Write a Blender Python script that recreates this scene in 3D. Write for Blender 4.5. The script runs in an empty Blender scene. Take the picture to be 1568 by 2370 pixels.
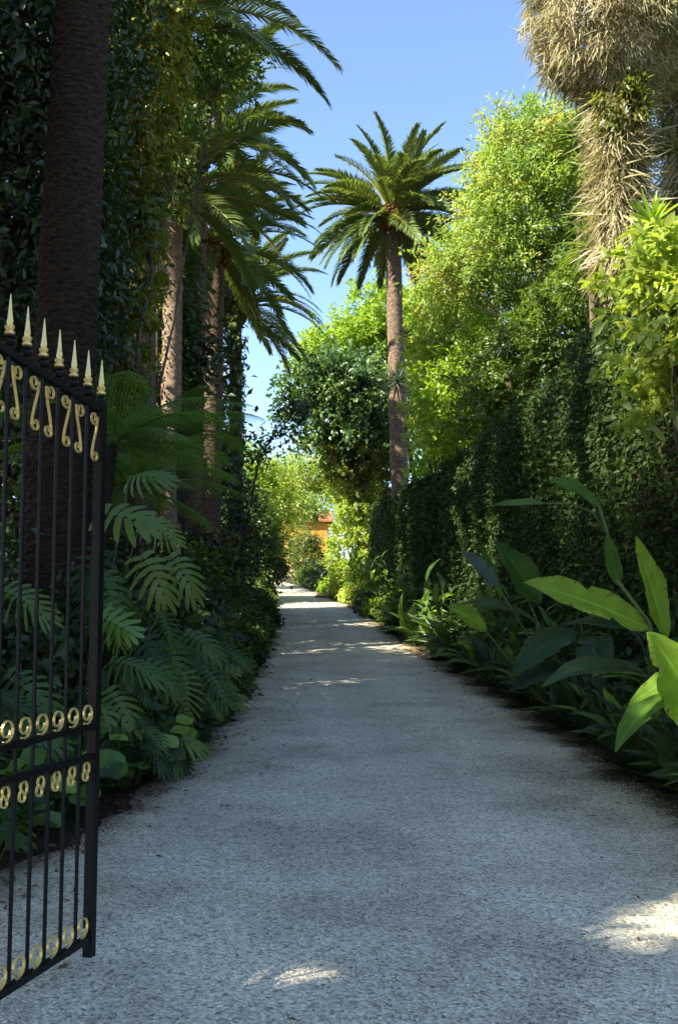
import bpy, math, random
import numpy as np
from mathutils import Vector, Matrix, Quaternion

R = math.radians
rng = np.random.default_rng(11)
random.seed(5)
scn = bpy.context.scene
col = scn.collection

# ------------------------------------------------------------------ camera
EYE, PITCH, FPX = 1.6, R(5.23), 2303.0            # FPX: focal length in pixels of a 1568x2369 picture
cam = bpy.data.cameras.new('camera'); camo = bpy.data.objects.new('camera', cam); col.objects.link(camo)
cam.sensor_fit = 'VERTICAL'; cam.sensor_height = 36; cam.sensor_width = 36; cam.lens = 35.0
cam.clip_start = 0.05; cam.clip_end = 3000
camo.location = (0, 0, EYE); camo.rotation_euler = (R(90) + PITCH, 0, 0)
scn.camera = camo

# ------------------------------------------------------------------ sky, sun, exposure
SUN_EL = R(41)
SUN = Vector((-0.83, -0.50, 0)).normalized() * math.cos(SUN_EL) + Vector((0, 0, math.sin(SUN_EL)))
w = bpy.data.worlds.new('World'); scn.world = w; w.use_nodes = True
nt = w.node_tree; nt.nodes.clear()
sky = nt.nodes.new('ShaderNodeTexSky'); sky.sky_type = 'NISHITA'; sky.sun_disc = False
sky.sun_elevation = SUN_EL; sky.sun_rotation = math.atan2(SUN.x, SUN.y)
sky.air_density = 1.0; sky.dust_density = 0.8; sky.ozone_density = 3.4; sky.altitude = 50
bg = nt.nodes.new('ShaderNodeBackground'); bg.inputs[1].default_value = 0.1
out = nt.nodes.new('ShaderNodeOutputWorld')
nt.links.new(sky.outputs[0], bg.inputs[0]); nt.links.new(bg.outputs[0], out.inputs[0])
sl = bpy.data.lights.new('sun', 'SUN'); sl.energy = 5.0; sl.angle = R(0.6); sl.color = (1.0, 0.92, 0.78)
so = bpy.data.objects.new('sun', sl); col.objects.link(so)
so.rotation_euler = SUN.to_track_quat('Z', 'Y').to_euler(); so.location = (-30, -10, 40)
scn.view_settings.view_transform = 'Standard'; scn.view_settings.look = 'None'
scn.view_settings.exposure = 1.84; scn.view_settings.gamma = 1.0
scn.cycles.max_bounces = 7; scn.cycles.diffuse_bounces = 4; scn.cycles.glossy_bounces = 2
scn.cycles.transmission_bounces = 5; scn.cycles.transparent_max_bounces = 6
scn.cycles.use_denoising = True

# ------------------------------------------------------------------ helpers
def P(u, v, Y):
    """World point at depth Y metres on the ray through (u, v) of a 1568x2369 view."""
    a = (u - 784) / FPX; b = (1184.5 - v) / FPX
    dy = math.cos(PITCH) - b * math.sin(PITCH); dz = math.sin(PITCH) + b * math.cos(PITCH)
    return Vector((a / dy * Y, Y, EYE + dz / dy * Y))

GY = np.array([-60, 8, 14, 20, 30, 42, 52, 62, 70, 90, 2000.])
GZ = np.array([0, 0, .03, .14, .6, 1.45, 2.2, 2.95, 3.3, 3.5, 3.5])
def gz(y): return float(np.interp(y, GY, GZ))

def tag(o, label=None, cat=None, group=None, kind=None):
    if label: o['label'] = label
    if cat: o['category'] = cat
    if group: o['group'] = group
    if kind: o['kind'] = kind
    return o

def thing(name, loc, label, cat, group=None):
    o = bpy.data.objects.new(name, None); o.empty_display_size = .2
    col.objects.link(o); o.location = loc
    return tag(o, label, cat, group)

def setmats(me, mats):
    for m in (mats if isinstance(mats, (list, tuple)) else [mats]): me.materials.append(m)

def np_mesh(name, V, F, mats, fm=None, smooth=False, uv=None):
    """V (n,3); F list of index tuples or an (m,k) array."""
    me = bpy.data.meshes.new(name)
    if isinstance(F, np.ndarray):
        m, k = F.shape
        me.vertices.add(len(V)); me.vertices.foreach_set('co', np.ascontiguousarray(V, dtype=np.float32).ravel())
        me.loops.add(m * k); me.loops.foreach_set('vertex_index', np.ascontiguousarray(F, dtype=np.int32).ravel())
        me.polygons.add(m); me.polygons.foreach_set('loop_start', np.arange(0, m * k, k, dtype=np.int32))
        me.polygons.foreach_set('loop_total', np.full(m, k, dtype=np.int32))
        me.update(calc_edges=True)
    else:
        me.from_pydata([tuple(map(float, p)) for p in V], [], [tuple(map(int, f)) for f in F]); me.update()
    setmats(me, mats)
    if fm is not None: me.polygons.foreach_set('material_index', np.asarray(fm, dtype=np.int32))
    if smooth: me.polygons.foreach_set('use_smooth', np.ones(len(me.polygons), dtype=bool))
    if uv is not None:
        l = me.uv_layers.new(name='UVMap')
        idx = np.zeros(len(me.loops), dtype=np.int32); me.loops.foreach_get('vertex_index', idx)
        l.data.foreach_set('uv', np.asarray(uv, dtype=np.float32)[idx].ravel())
    return me

def link(name, me, parent=None, M=None):
    """Link a mesh given in world space (or placed by matrix M) under parent."""
    o = bpy.data.objects.new(name, me); col.objects.link(o)
    if parent is not None:
        o.parent = parent; base = Matrix.Translation(-world_loc(parent))
    else: base = Matrix.Identity(4)
    o.matrix_basis = base @ (M if M is not None else Matrix.Identity(4))
    return o

def world_loc(o):
    l = o.location.copy()
    if o.parent is not None: l = l + world_loc(o.parent)
    return l

class MB:
    def __init__(s): s.v = []; s.f = []; s.m = []; s.uv = []
    def add(s, vs, fs, mi=0, uv=None):
        b = len(s.v); s.v += [tuple(p) for p in vs]; s.f += [tuple(i + b for i in f) for f in fs]; s.m += [mi] * len(fs)
        s.uv += list(uv) if uv is not None else [(0.5, 0.5)] * len(vs)
        return s
    def box(s, c, h, ax=None, mi=0):
        ax = ax or (Vector((1, 0, 0)), Vector((0, 1, 0)), Vector((0, 0, 1)))
        c = Vector(c); vs = []
        for k in (-1, 1):
            for j in (-1, 1):
                for i in (-1, 1): vs.append(c + ax[0] * h[0] * i + ax[1] * h[1] * j + ax[2] * h[2] * k)
        return s.add(vs, [(0, 2, 3, 1), (4, 5, 7, 6), (0, 1, 5, 4), (2, 6, 7, 3), (0, 4, 6, 2), (1, 3, 7, 5)], mi)
    def tube(s, pts, rad, n=6, mi=0, cap=True):
        pts = [Vector(p) for p in pts]
        if not isinstance(rad, (list, tuple, np.ndarray)): rad = [rad] * len(pts)
        vs = []; fs = []; up = None
        for i, p in enumerate(pts):
            t = (pts[min(i + 1, len(pts) - 1)] - pts[max(i - 1, 0)]).normalized()
            if up is None:
                up = Vector((0, 0, 1)) if abs(t.z) < .9 else Vector((1, 0, 0))
            a = t.cross(up).normalized(); up = a.cross(t).normalized()
            for k in range(n):
                g = 2 * math.pi * k / n
                vs.append(p + (a * math.cos(g) + up * math.sin(g)) * float(rad[i]))
        for i in range(len(pts) - 1):
            for k in range(n):
                fs.append((i * n + k, i * n + (k + 1) % n, (i + 1) * n + (k + 1) % n, (i + 1) * n + k))
        if cap:
            fs.append(tuple(range(n))[::-1]); fs.append(tuple((len(pts) - 1) * n + k for k in range(n)))
        return s.add(vs, fs, mi)
    def lathe(s, c, prof, n=10, mi=0):
        c = Vector(c); vs = []; fs = []
        for r, z in prof:
            for k in range(n):
                g = 2 * math.pi * k / n; vs.append(c + Vector((math.cos(g) * r, math.sin(g) * r, z)))
        for i in range(len(prof) - 1):
            for k in range(n): fs.append((i * n + k, i * n + (k + 1) % n, (i + 1) * n + (k + 1) % n, (i + 1) * n + k))
        fs.append(tuple(range(n))[::-1]); fs.append(tuple((len(prof) - 1) * n + k for k in range(n)))
        return s.add(vs, fs, mi)
    def mesh(s, name, mats, smooth=False): return np_mesh(name, s.v, s.f, mats, s.m, smooth, s.uv)

# ------------------------------------------------------------------ materials
def new_mat(name):
    m = bpy.data.materials.new(name); m.use_nodes = True; n = m.node_tree; n.nodes.clear()
    o = n.nodes.new('ShaderNodeOutputMaterial'); return m, n, o

def ramp(n, cols, pos=None, interp='LINEAR'):
    r = n.nodes.new('ShaderNodeValToRGB'); e = r.color_ramp.elements; r.color_ramp.interpolation = interp
    while len(e) < len(cols): e.new(.5)
    for i, c in enumerate(cols):
        e[i].position = pos[i] if pos else i / (len(cols) - 1); e[i].color = (*c, 1)
    return r

def leaf_mat(name, cols, pos=None, rough=.42, trans=.35, spec=.5, tcol=1.9, big=False, obj=False, cscale=.8):
    m, n, o = new_mat(name); L = n.links.new
    r = ramp(n, cols, pos)
    if obj:
        oi = n.nodes.new('ShaderNodeObjectInfo'); L(oi.outputs['Random'], r.inputs[0])
    else:
        g = n.nodes.new('ShaderNodeNewGeometry')       # each leaf its own tone, whole shoots drifting together
        tx = n.nodes.new('ShaderNodeTexCoord'); nz = n.nodes.new('ShaderNodeTexNoise'); nz.inputs['Scale'].default_value = cscale; nz.inputs['Detail'].default_value = 3
        L(tx.outputs['Object'], nz.inputs[0])
        a1 = n.nodes.new('ShaderNodeMath'); a1.operation = 'MULTIPLY_ADD'; a1.inputs[1].default_value = 1.5; a1.inputs[2].default_value = -.52; L(nz.outputs[0], a1.inputs[0])
        a2 = n.nodes.new('ShaderNodeMath'); a2.operation = 'MULTIPLY_ADD'; a2.inputs[1].default_value = .52; L(g.outputs['Random Per Island'], a2.inputs[0]); L(a1.outputs[0], a2.inputs[2])
        L(a2.outputs[0], r.inputs[0])
    c = r.outputs[0]
    p = n.nodes.new('ShaderNodeBsdfPrincipled'); p.inputs['Roughness'].default_value = rough
    p.inputs['Specular IOR Level'].default_value = spec
    if big:      # veins and mottling on leaves large enough to show them
        uv = n.nodes.new('ShaderNodeUVMap'); sp = n.nodes.new('ShaderNodeSeparateXYZ'); L(uv.outputs[0], sp.inputs[0])
        ab = n.nodes.new('ShaderNodeMath'); ab.operation = 'SUBTRACT'; ab.inputs[1].default_value = .5; L(sp.outputs[1], ab.inputs[0])
        aa = n.nodes.new('ShaderNodeMath'); aa.operation = 'ABSOLUTE'; L(ab.outputs[0], aa.inputs[0])
        k = n.nodes.new('ShaderNodeMath'); k.operation = 'MULTIPLY_ADD'; k.inputs[1].default_value = -1.1; L(aa.outputs[0], k.inputs[0]); L(sp.outputs[0], k.inputs[2])
        wv = n.nodes.new('ShaderNodeMath'); wv.operation = 'MULTIPLY'; wv.inputs[1].default_value = 150; L(k.outputs[0], wv.inputs[0])
        sn = n.nodes.new('ShaderNodeMath'); sn.operation = 'SINE'; L(wv.outputs[0], sn.inputs[0])
        mid = n.nodes.new('ShaderNodeMapRange'); mid.inputs[1].default_value = .0; mid.inputs[2].default_value = .05
        mid.inputs[3].default_value = 1; mid.inputs[4].default_value = 0; L(aa.outputs[0], mid.inputs[0])
        tc = n.nodes.new('ShaderNodeTexCoord')
        no = n.nodes.new('ShaderNodeTexNoise'); no.inputs['Scale'].default_value = 9; no.inputs['Detail'].default_value = 4; L(tc.outputs['Object'], no.inputs[0])
        s1 = n.nodes.new('ShaderNodeMath'); s1.operation = 'MULTIPLY_ADD'; s1.inputs[1].default_value = .15; s1.inputs[2].default_value = .55; L(sn.outputs[0], s1.inputs[0])
        s2 = n.nodes.new('ShaderNodeMath'); s2.operation = 'MULTIPLY_ADD'; s2.inputs[1].default_value = .9; L(no.outputs[0], s2.inputs[0]); L(s1.outputs[0], s2.inputs[2])
        s3 = n.nodes.new('ShaderNodeMath'); s3.operation = 'MULTIPLY_ADD'; s3.inputs[1].default_value = .5; L(mid.outputs[0], s3.inputs[0]); L(s2.outputs[0], s3.inputs[2])
        mx = n.nodes.new('ShaderNodeVectorMath'); mx.operation = 'SCALE'; L(c, mx.inputs[0]); L(s3.outputs[0], mx.inputs['Scale'])
        c = mx.outputs[0]
        n2 = n.nodes.new('ShaderNodeTexNoise'); n2.inputs['Scale'].default_value = 26; n2.inputs['Detail'].default_value = 5; L(tc.outputs['Object'], n2.inputs[0])
        e1 = n.nodes.new('ShaderNodeMath'); e1.operation = 'MULTIPLY_ADD'; e1.inputs[1].default_value = .55; L(aa.outputs[0], e1.inputs[0]); L(n2.outputs[0], e1.inputs[2])
        e2 = n.nodes.new('ShaderNodeMapRange'); e2.inputs[1].default_value = .80; e2.inputs[2].default_value = .88; L(e1.outputs[0], e2.inputs[0])
        bm = n.nodes.new('ShaderNodeMix'); bm.data_type = 'RGBA'; bm.inputs[7].default_value = (.16, .10, .035, 1); L(e2.outputs[0], bm.inputs[0]); L(c, bm.inputs[6])
        c = bm.outputs[2]
        bp = n.nodes.new('ShaderNodeBump'); bp.inputs['Strength'].default_value = .6; bp.inputs['Distance'].default_value = .004
        L(sn.outputs[0], bp.inputs['Height']); L(bp.outputs[0], p.inputs['Normal'])
    L(c, p.inputs['Base Color'])
    t = n.nodes.new('ShaderNodeBsdfTranslucent')
    hs = n.nodes.new('ShaderNodeVectorMath'); hs.operation = 'MULTIPLY'; hs.inputs[1].default_value = (tcol * 1.05, tcol, tcol * .45); L(c, hs.inputs[0])
    L(hs.outputs[0], t.inputs[0])
    mix = n.nodes.new('ShaderNodeMixShader'); mix.inputs[0].default_value = trans
    L(p.outputs[0], mix.inputs[1]); L(t.outputs[0], mix.inputs[2]); L(mix.outputs[0], o.inputs[0])
    return m

def bark_mat(name, c1, c2, scale=6, rough=.9, stretch=(1, 1, 1), bump=.6, dist=.03):
    m, n, o = new_mat(name); L = n.links.new
    tc = n.nodes.new('ShaderNodeTexCoord'); mp = n.nodes.new('ShaderNodeMapping'); mp.inputs['Scale'].default_value = stretch
    L(tc.outputs['Object'], mp.inputs[0])
    no = n.nodes.new('ShaderNodeTexNoise'); no.inputs['Scale'].default_value = scale; no.inputs['Detail'].default_value = 8; no.inputs['Roughness'].default_value = .7
    L(mp.outputs[0], no.inputs[0])
    r = ramp(n, [c1, c2], [.35, .68]); L(no.outputs[0], r.inputs[0])
    p = n.nodes.new('ShaderNodeBsdfPrincipled'); p.inputs['Roughness'].default_value = rough; p.inputs['Specular IOR Level'].default_value = .15
    L(r.outputs[0], p.inputs['Base Color'])
    b = n.nodes.new('ShaderNodeBump'); b.inputs['Strength'].default_value = bump; b.inputs['Distance'].default_value = dist
    L(no.outputs[0], b.inputs['Height']); L(b.outputs[0], p.inputs['Normal']); L(p.outputs[0], o.inputs[0])
    return m

M = {}
M['dark'] = leaf_mat('dark_leaf', [(.018, .034, .012), (.034, .062, .018), (.06, .095, .026)], rough=.4, trans=.25)
M['hedge'] = leaf_mat('hedge_leaf', [(.016, .036, .009), (.034, .066, .014), (.07, .112, .022)], rough=.55, trans=.25, spec=.22)
M['mid'] = leaf_mat('mid_leaf', [(.045, .085, .016), (.09, .15, .024), (.15, .21, .035)], trans=.4)
M['olive'] = leaf_mat('olive_leaf', [(.05, .07, .014), (.11, .13, .022), (.19, .19, .03)], trans=.42)
M['olive_sunlit'] = leaf_mat('sunlit_olive_leaf', [(.07, .10, .016), (.17, .19, .025), (.30, .28, .045)], trans=.45)  # olive brightened so sunlight on the hanging crown is in the colour
M['glossy'] = leaf_mat('glossy_leaf', [(.028, .065, .02), (.06, .12, .032), (.12, .20, .05)], rough=.4, trans=.3, spec=.5)
M['lime'] = leaf_mat('lime_leaf', [(.11, .19, .018), (.20, .31, .028), (.28, .39, .04)], trans=.45)
M['yellow'] = leaf_mat('yellow_leaf', [(.16, .23, .035), (.27, .35, .06), (.40, .45, .10)], trans=.45)
M['acacia'] = leaf_mat('acacia_leaf', [(.10, .18, .04), (.18, .28, .06), (.27, .36, .085), (.33, .27, .09), (.30, .12, .06)], [0, .35, .66, .84, .98], trans=.45, cscale=.7)
M['blue'] = leaf_mat('blue_leaf', [(.04, .07, .05), (.07, .11, .075), (.11, .15, .10)], trans=.2, rough=.35)
M['palm'] = leaf_mat('palm_leaflet', [(.055, .095, .026), (.105, .155, .04), (.19, .225, .065)], trans=.3, rough=.36, spec=.6)
M['fern'] = leaf_mat('fern_pinna', [(.06, .13, .03), (.10, .19, .035), (.15, .24, .045)], trans=.45, rough=.5)
M['straw'] = leaf_mat('dead_frond', [(.10, .10, .045), (.25, .23, .12), (.42, .37, .22), (.62, .56, .40)], trans=.3, rough=.8, spec=.15, tcol=1.2)
M['strap'] = leaf_mat('strap_leaf', [(.02, .04, .012), (.04, .075, .02), (.08, .115, .03)], trans=.25, rough=.35, spec=.6)
M['litter'] = leaf_mat('dry_leaf', [(.05, .03, .018), (.12, .075, .04), (.22, .15, .08)], trans=.05, rough=.85, spec=.15)
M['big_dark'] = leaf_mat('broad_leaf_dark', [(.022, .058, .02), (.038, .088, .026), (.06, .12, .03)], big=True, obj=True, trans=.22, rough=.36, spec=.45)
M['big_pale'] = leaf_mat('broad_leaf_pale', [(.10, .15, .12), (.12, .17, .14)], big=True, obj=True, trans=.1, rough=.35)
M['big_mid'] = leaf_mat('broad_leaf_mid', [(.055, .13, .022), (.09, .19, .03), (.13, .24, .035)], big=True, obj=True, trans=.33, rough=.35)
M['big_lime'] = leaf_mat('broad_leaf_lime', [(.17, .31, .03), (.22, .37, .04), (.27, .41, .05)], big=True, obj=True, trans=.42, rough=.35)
M['monstera'] = leaf_mat('split_leaf', [(.016, .042, .012), (.034, .08, .02), (.065, .125, .028), (.14, .20, .04)], obj=True, trans=.22, rough=.42, spec=.28)
M['monstera_lime'] = leaf_mat('split_leaf_lime', [(.10, .19, .025), (.13, .23, .03)], obj=True, trans=.35, rough=.32)
M['round'] = leaf_mat('round_leaf', [(.025, .06, .02), (.055, .115, .03), (.10, .18, .035), (.22, .33, .05)], [0, .5, .82, 1], obj=True, trans=.25, rough=.4, spec=.4)
M['stem'] = bark_mat('green_stem', (.05, .09, .025), (.10, .15, .04), 20, .5, bump=.1)
M['rachis'] = bark_mat('frond_rachis', (.14, .12, .03), (.28, .20, .06), 8, .5, bump=.1)
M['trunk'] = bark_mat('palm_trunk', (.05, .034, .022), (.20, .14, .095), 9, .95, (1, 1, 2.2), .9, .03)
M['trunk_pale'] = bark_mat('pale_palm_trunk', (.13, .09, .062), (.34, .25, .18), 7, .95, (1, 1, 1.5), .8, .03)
M['trunk_shaded'] = bark_mat('shaded_palm_trunk', (.012, .008, .005), (.062, .042, .027), 12, .95, (1, 1, 3), .9, .03)  # palm bark with the deep shade on the near trunk put into its colour
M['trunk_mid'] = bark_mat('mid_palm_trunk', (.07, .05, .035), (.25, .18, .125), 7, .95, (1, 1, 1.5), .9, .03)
M['boss'] = bark_mat('leaf_base', (.06, .03, .012), (.24, .12, .035), 14, .9)
M['bark'] = bark_mat('bark', (.045, .034, .024), (.16, .125, .09), 10, .95, (1, 1, .3), .9, .03)
M['bark_pale'] = bark_mat('pale_bark', (.16, .13, .09), (.33, .28, .20), 10, .9, (1, 1, .3), .6, .02)
M['twig'] = bark_mat('dark_twig', (.02, .017, .012), (.05, .04, .03), 10, .95)
M['soil'] = bark_mat('soil', (.022, .016, .011), (.075, .052, .035), 5, 1, bump=1, dist=.06)
M['terracotta'] = bark_mat('terracotta_render', (.50, .21, .035), (.62, .28, .055), 1.2, .9, bump=.15, dist=.01)
M['rooftile'] = bark_mat('roof_tile', (.28, .09, .05), (.42, .17, .09), 6, .85)
M['plaster'] = bark_mat('pale_plaster', (.5, .36, .26), (.62, .47, .36), 2, .9, bump=.1)
M['shutter'] = bark_mat('window_shutter', (.03, .05, .035), (.05, .08, .05), 4, .6)

def gravel_mat():
    m, n, o = new_mat('gravel'); L = n.links.new
    tc = n.nodes.new('ShaderNodeTexCoord')
    v = n.nodes.new('ShaderNodeTexVoronoi'); v.inputs['Scale'].default_value = 60; L(tc.outputs['Object'], v.inputs[0])
    v2 = n.nodes.new('ShaderNodeTexVoronoi'); v2.inputs['Scale'].default_value = 100; L(tc.outputs['Object'], v2.inputs[0])
    sx = n.nodes.new('ShaderNodeSeparateXYZ'); L(v.outputs['Color'], sx.inputs[0])
    r = ramp(n, [(.085, .077, .06), (.49, .45, .345), (.73, .68, .525), (.94, .88, .71)], [0, .25, .7, 1]); L(sx.outputs[0], r.inputs[0])
    sx2 = n.nodes.new('ShaderNodeSeparateXYZ'); L(v2.outputs['Color'], sx2.inputs[0])
    r2 = ramp(n, [(.15, .135, .105), (.61, .565, .435), (.88, .83, .655)], [0, .5, 1]); L(sx2.outputs[1], r2.inputs[0])
    mx = n.nodes.new('ShaderNodeMix'); mx.data_type = 'RGBA'; mx.inputs[0].default_value = .4; L(r.outputs[0], mx.inputs[6]); L(r2.outputs[0], mx.inputs[7])
    no = n.nodes.new('ShaderNodeTexNoise'); no.inputs['Scale'].default_value = .8; no.inputs['Detail'].default_value = 9; no.inputs['Roughness'].default_value = .62; L(tc.outputs['Object'], no.inputs[0])
    r3 = ramp(n, [(.66, .635, .60), (1.0, .99, .98), (1.1, 1.09, 1.07)], [.28, .52, .74]); L(no.outputs[0], r3.inputs[0])
    ml = n.nodes.new('ShaderNodeMix'); ml.data_type = 'RGBA'; ml.blend_type = 'MULTIPLY'; ml.inputs[0].default_value = 1
    L(mx.outputs[2], ml.inputs[6]); L(r3.outputs[0], ml.inputs[7])
    p = n.nodes.new('ShaderNodeBsdfPrincipled'); p.inputs['Roughness'].default_value = .9; p.inputs['Specular IOR Level'].default_value = .25
    # trodden bands down the middle, soil and leaf mould worked in along both margins
    uv = n.nodes.new('ShaderNodeUVMap'); us = n.nodes.new('ShaderNodeSeparateXYZ'); L(uv.outputs[0], us.inputs[0])
    n4 = n.nodes.new('ShaderNodeTexNoise'); n4.inputs['Scale'].default_value = 3.2; n4.inputs['Detail'].default_value = 8; L(tc.outputs['Object'], n4.inputs[0])
    q = n.nodes.new('ShaderNodeMath'); q.operation = 'MULTIPLY_ADD'; q.inputs[1].default_value = .10; L(n4.outputs[0], q.inputs[0]); L(us.outputs[0], q.inputs[2])
    rt = ramp(n, [(.42, .35, .27), (.90, .87, .82), (.98, .98, .98), (1.08, 1.08, 1.08), (.96, .96, .96), (1.08, 1.08, 1.08), (.97, .97, .96), (.88, .85, .80), (.42, .35, .27)], [.05, .12, .24, .36, .53, .70, .80, .92, 1.0])
    L(q.outputs[0], rt.inputs[0])
    m5 = n.nodes.new('ShaderNodeMix'); m5.data_type = 'RGBA'; m5.blend_type = 'MULTIPLY'; m5.inputs[0].default_value = 1
    L(ml.outputs[2], m5.inputs[6]); L(rt.outputs[0], m5.inputs[7])
    L(m5.outputs[2], p.inputs['Base Color'])
    b = n.nodes.new('ShaderNodeBump'); b.inputs['Strength'].default_value = .6; b.inputs['Distance'].default_value = .01; b.invert = True
    L(v.outputs['Distance'], b.inputs['Height']); L(b.outputs[0], p.inputs['Normal']); L(p.outputs[0], o.inputs[0])
    return m
M['gravel'] = gravel_mat()
M['pebble'] = leaf_mat('pebble', [(.10, .096, .08), (.5, .48, .40), (.88, .85, .73)], trans=0, rough=.85, spec=.25)

def metal_mat(name, colr, metallic, rough, noise=.3, dirt=(.02, .015, .01)):
    m, n, o = new_mat(name); L = n.links.new
    tc = n.nodes.new('ShaderNodeTexCoord'); no = n.nodes.new('ShaderNodeTexNoise'); no.inputs['Scale'].default_value = 40; no.inputs['Detail'].default_value = 6
    L(tc.outputs['Object'], no.inputs[0])
    r = ramp(n, [dirt, colr], [.3, .3 + noise]); L(no.outputs[0], r.inputs[0])
    p = n.nodes.new('ShaderNodeBsdfPrincipled'); p.inputs['Metallic'].default_value = metallic; p.inputs['Specular IOR Level'].default_value = .5 if metallic else .2
    rr = n.nodes.new('ShaderNodeMapRange'); rr.inputs[3].default_value = rough + .15; rr.inputs[4].default_value = rough - .1; L(no.outputs[0], rr.inputs[0])
    L(rr.outputs[0], p.inputs['Roughness']); L(r.outputs[0], p.inputs['Base Color'])
    b = n.nodes.new('ShaderNodeBump'); b.inputs['Strength'].default_value = .15; b.inputs['Distance'].default_value = .003; L(no.outputs[0], b.inputs['Height']); L(b.outputs[0], p.inputs['Normal'])
    L(p.outputs[0], o.inputs[0]); return m
M['iron'] = metal_mat('black_iron_paint', (.006, .006, .007), .0, .42, .1, (.018, .013, .01))
M['gold'] = metal_mat('gold_paint', (.86, .66, .24), .35, .3, .1, (.45, .28, .08))

# ------------------------------------------------------------------ ground and path
def interp_edge(tab, y):
    a = np.array(tab); return np.interp(y, a[:, 0], a[:, 1])
PR = [(-12, 9), (-3, 6), (1, 3.3), (2, 3.0), (5, 2.85), (7.9, 2.7), (10, 2.8), (14, 2.85), (21, 2.5), (27, 2.0), (34, 1.45), (40, .95), (43, .6), (46, -.2), (50, -.95), (58, -2.4), (66, -4.6), (80, -11)]  # both edges flare unseen behind the camera, widened to bounce sunlight forward
PL = [(-12, -8.0), (-3, -5), (1, -2.9), (2, -2.5), (5.6, -1.98), (7.5, -1.8), (10.7, -1.48), (14, -1.5), (18, -1.7), (26, -1.85), (34, -2.2), (42, -2.8), (50, -3.5), (58, -4.7), (66, -7.5), (80, -15)]
def smooth_edge(tab, y):
    return sum(interp_edge(tab, y + d) for d in (-2, -1, 0, 1, 2)) / 5

ys = np.concatenate([[-200, -60], np.arange(-10, 95, 1.5), [110, 150, 250, 500, 1200]])
xs = np.array([-600, -150, -50, -25, -15, -10, -7, -5, -4, -3, -2.4, -2, -1.5, 0, 1.5, 2, 2.5, 3, 3.5, 4.5, 6, 8, 12, 20, 40, 150, 600.])
V = []
for y in ys:
    for x in xs:
        l, r = smooth_edge(PL, y), smooth_edge(PR, y)
        off = max(l - x, x - r, 0)
        b = min(off * .22, .16) if y < 90 else .16
        V.append((x, y, gz(y) - .03 + b * (1 if off > .25 else 0) + (.03 * math.sin(x * 3.1 + y * 1.7) if off > .3 else 0)))
nx = len(xs)
F = np.array([(j * nx + i, j * nx + i + 1, (j + 1) * nx + i + 1, (j + 1) * nx + i) for j in range(len(ys) - 1) for i in range(nx - 1)])
g = link('ground', np_mesh('ground', np.array(V), F, M['soil'], smooth=True)); tag(g, kind='structure')

py = np.concatenate([np.arange(-11, 16, .12), np.arange(16, 78, .5)])
V = []; UVP = []; K = 25
for y in py:
    wob = .10 * math.sin(y * 1.9) + .06 * math.sin(y * 4.7 + 1) + .04 * math.sin(y * 11 + 2)
    wob2 = .09 * math.sin(y * 1.6 + 2) + .06 * math.sin(y * 5.3) + .04 * math.sin(y * 12.7)
    l, r = smooth_edge(PL, y) + wob, smooth_edge(PR, y) + wob2
    for i in range(K):
        t = i / (K - 1); x = l + (r - l) * t; UVP.append((t, y / 50))
        edge = min(t, 1 - t) * 2
        z = gz(y) + .02 * min(edge * 6, 1) - .02 + .012 + .006 * math.sin(x * 2.3 + y * .8) * min(edge * 4, 1)
        V.append((x, y, z))
F = np.array([(j * K + i, j * K + i + 1, (j + 1) * K + i + 1, (j + 1) * K + i) for j in range(len(py) - 1) for i in range(K - 1)])
g = link('gravel_path', np_mesh('gravel_path', np.array(V), F, M['gravel'], smooth=True, uv=UVP)); tag(g, kind='structure')

# ------------------------------------------------------------------ leaf clouds
def norm(a): return a / np.maximum(np.linalg.norm(a, axis=1, keepdims=True), 1e-6)
LEAF2 = (np.array([(0, 0, 0), (.42, .5, .07), (1, 0, -.1), (.42, -.5, .07)]), np.array([(0, 2, 1), (0, 3, 2)]))
LEAF4 = (np.array([(0, 0, 0), (.3, .42, .06), (.7, .36, .02), (1, 0, -.14), (.7, -.36, .02), (.3, -.42, .06), (.5, 0, 0)]),
         np.array([(0, 6, 1), (1, 6, 2), (2, 6, 3), (0, 5, 6), (5, 4, 6), (4, 3, 6)]))
STRIP = (np.array([(0, .5, 0), (0, -.5, 0), (.55, -.42, -.03), (.55, .42, -.03), (1, 0, -.12)]), np.array([(0, 1, 2), (0, 2, 3), (3, 2, 4)]))

def cloud(Pts, D, N, length, width, tmpl=LEAF2):
    """Leaves at Pts pointing along D with normal N: returns verts, faces."""
    n = len(Pts); D = norm(D); S = norm(np.cross(N, D)); N = np.cross(D, S)
    tv, tf = tmpl
    length = np.broadcast_to(np.asarray(length, float), (n,)); width = np.broadcast_to(np.asarray(width, float), (n,))
    V = (Pts[:, None, :] + D[:, None, :] * (tv[None, :, 0:1] * length[:, None, None])
         + S[:, None, :] * (tv[None, :, 1:2] * width[:, None, None]) + N[:, None, :] * (tv[None, :, 2:3] * length[:, None, None]))
    Fc = (tf[None] + (np.arange(n) * len(tv))[:, None, None]).reshape(-1, 3)
    return V.reshape(-1, 3), Fc

def rdir(n):
    a = rng.normal(size=(n, 3)); return norm(a)

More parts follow.
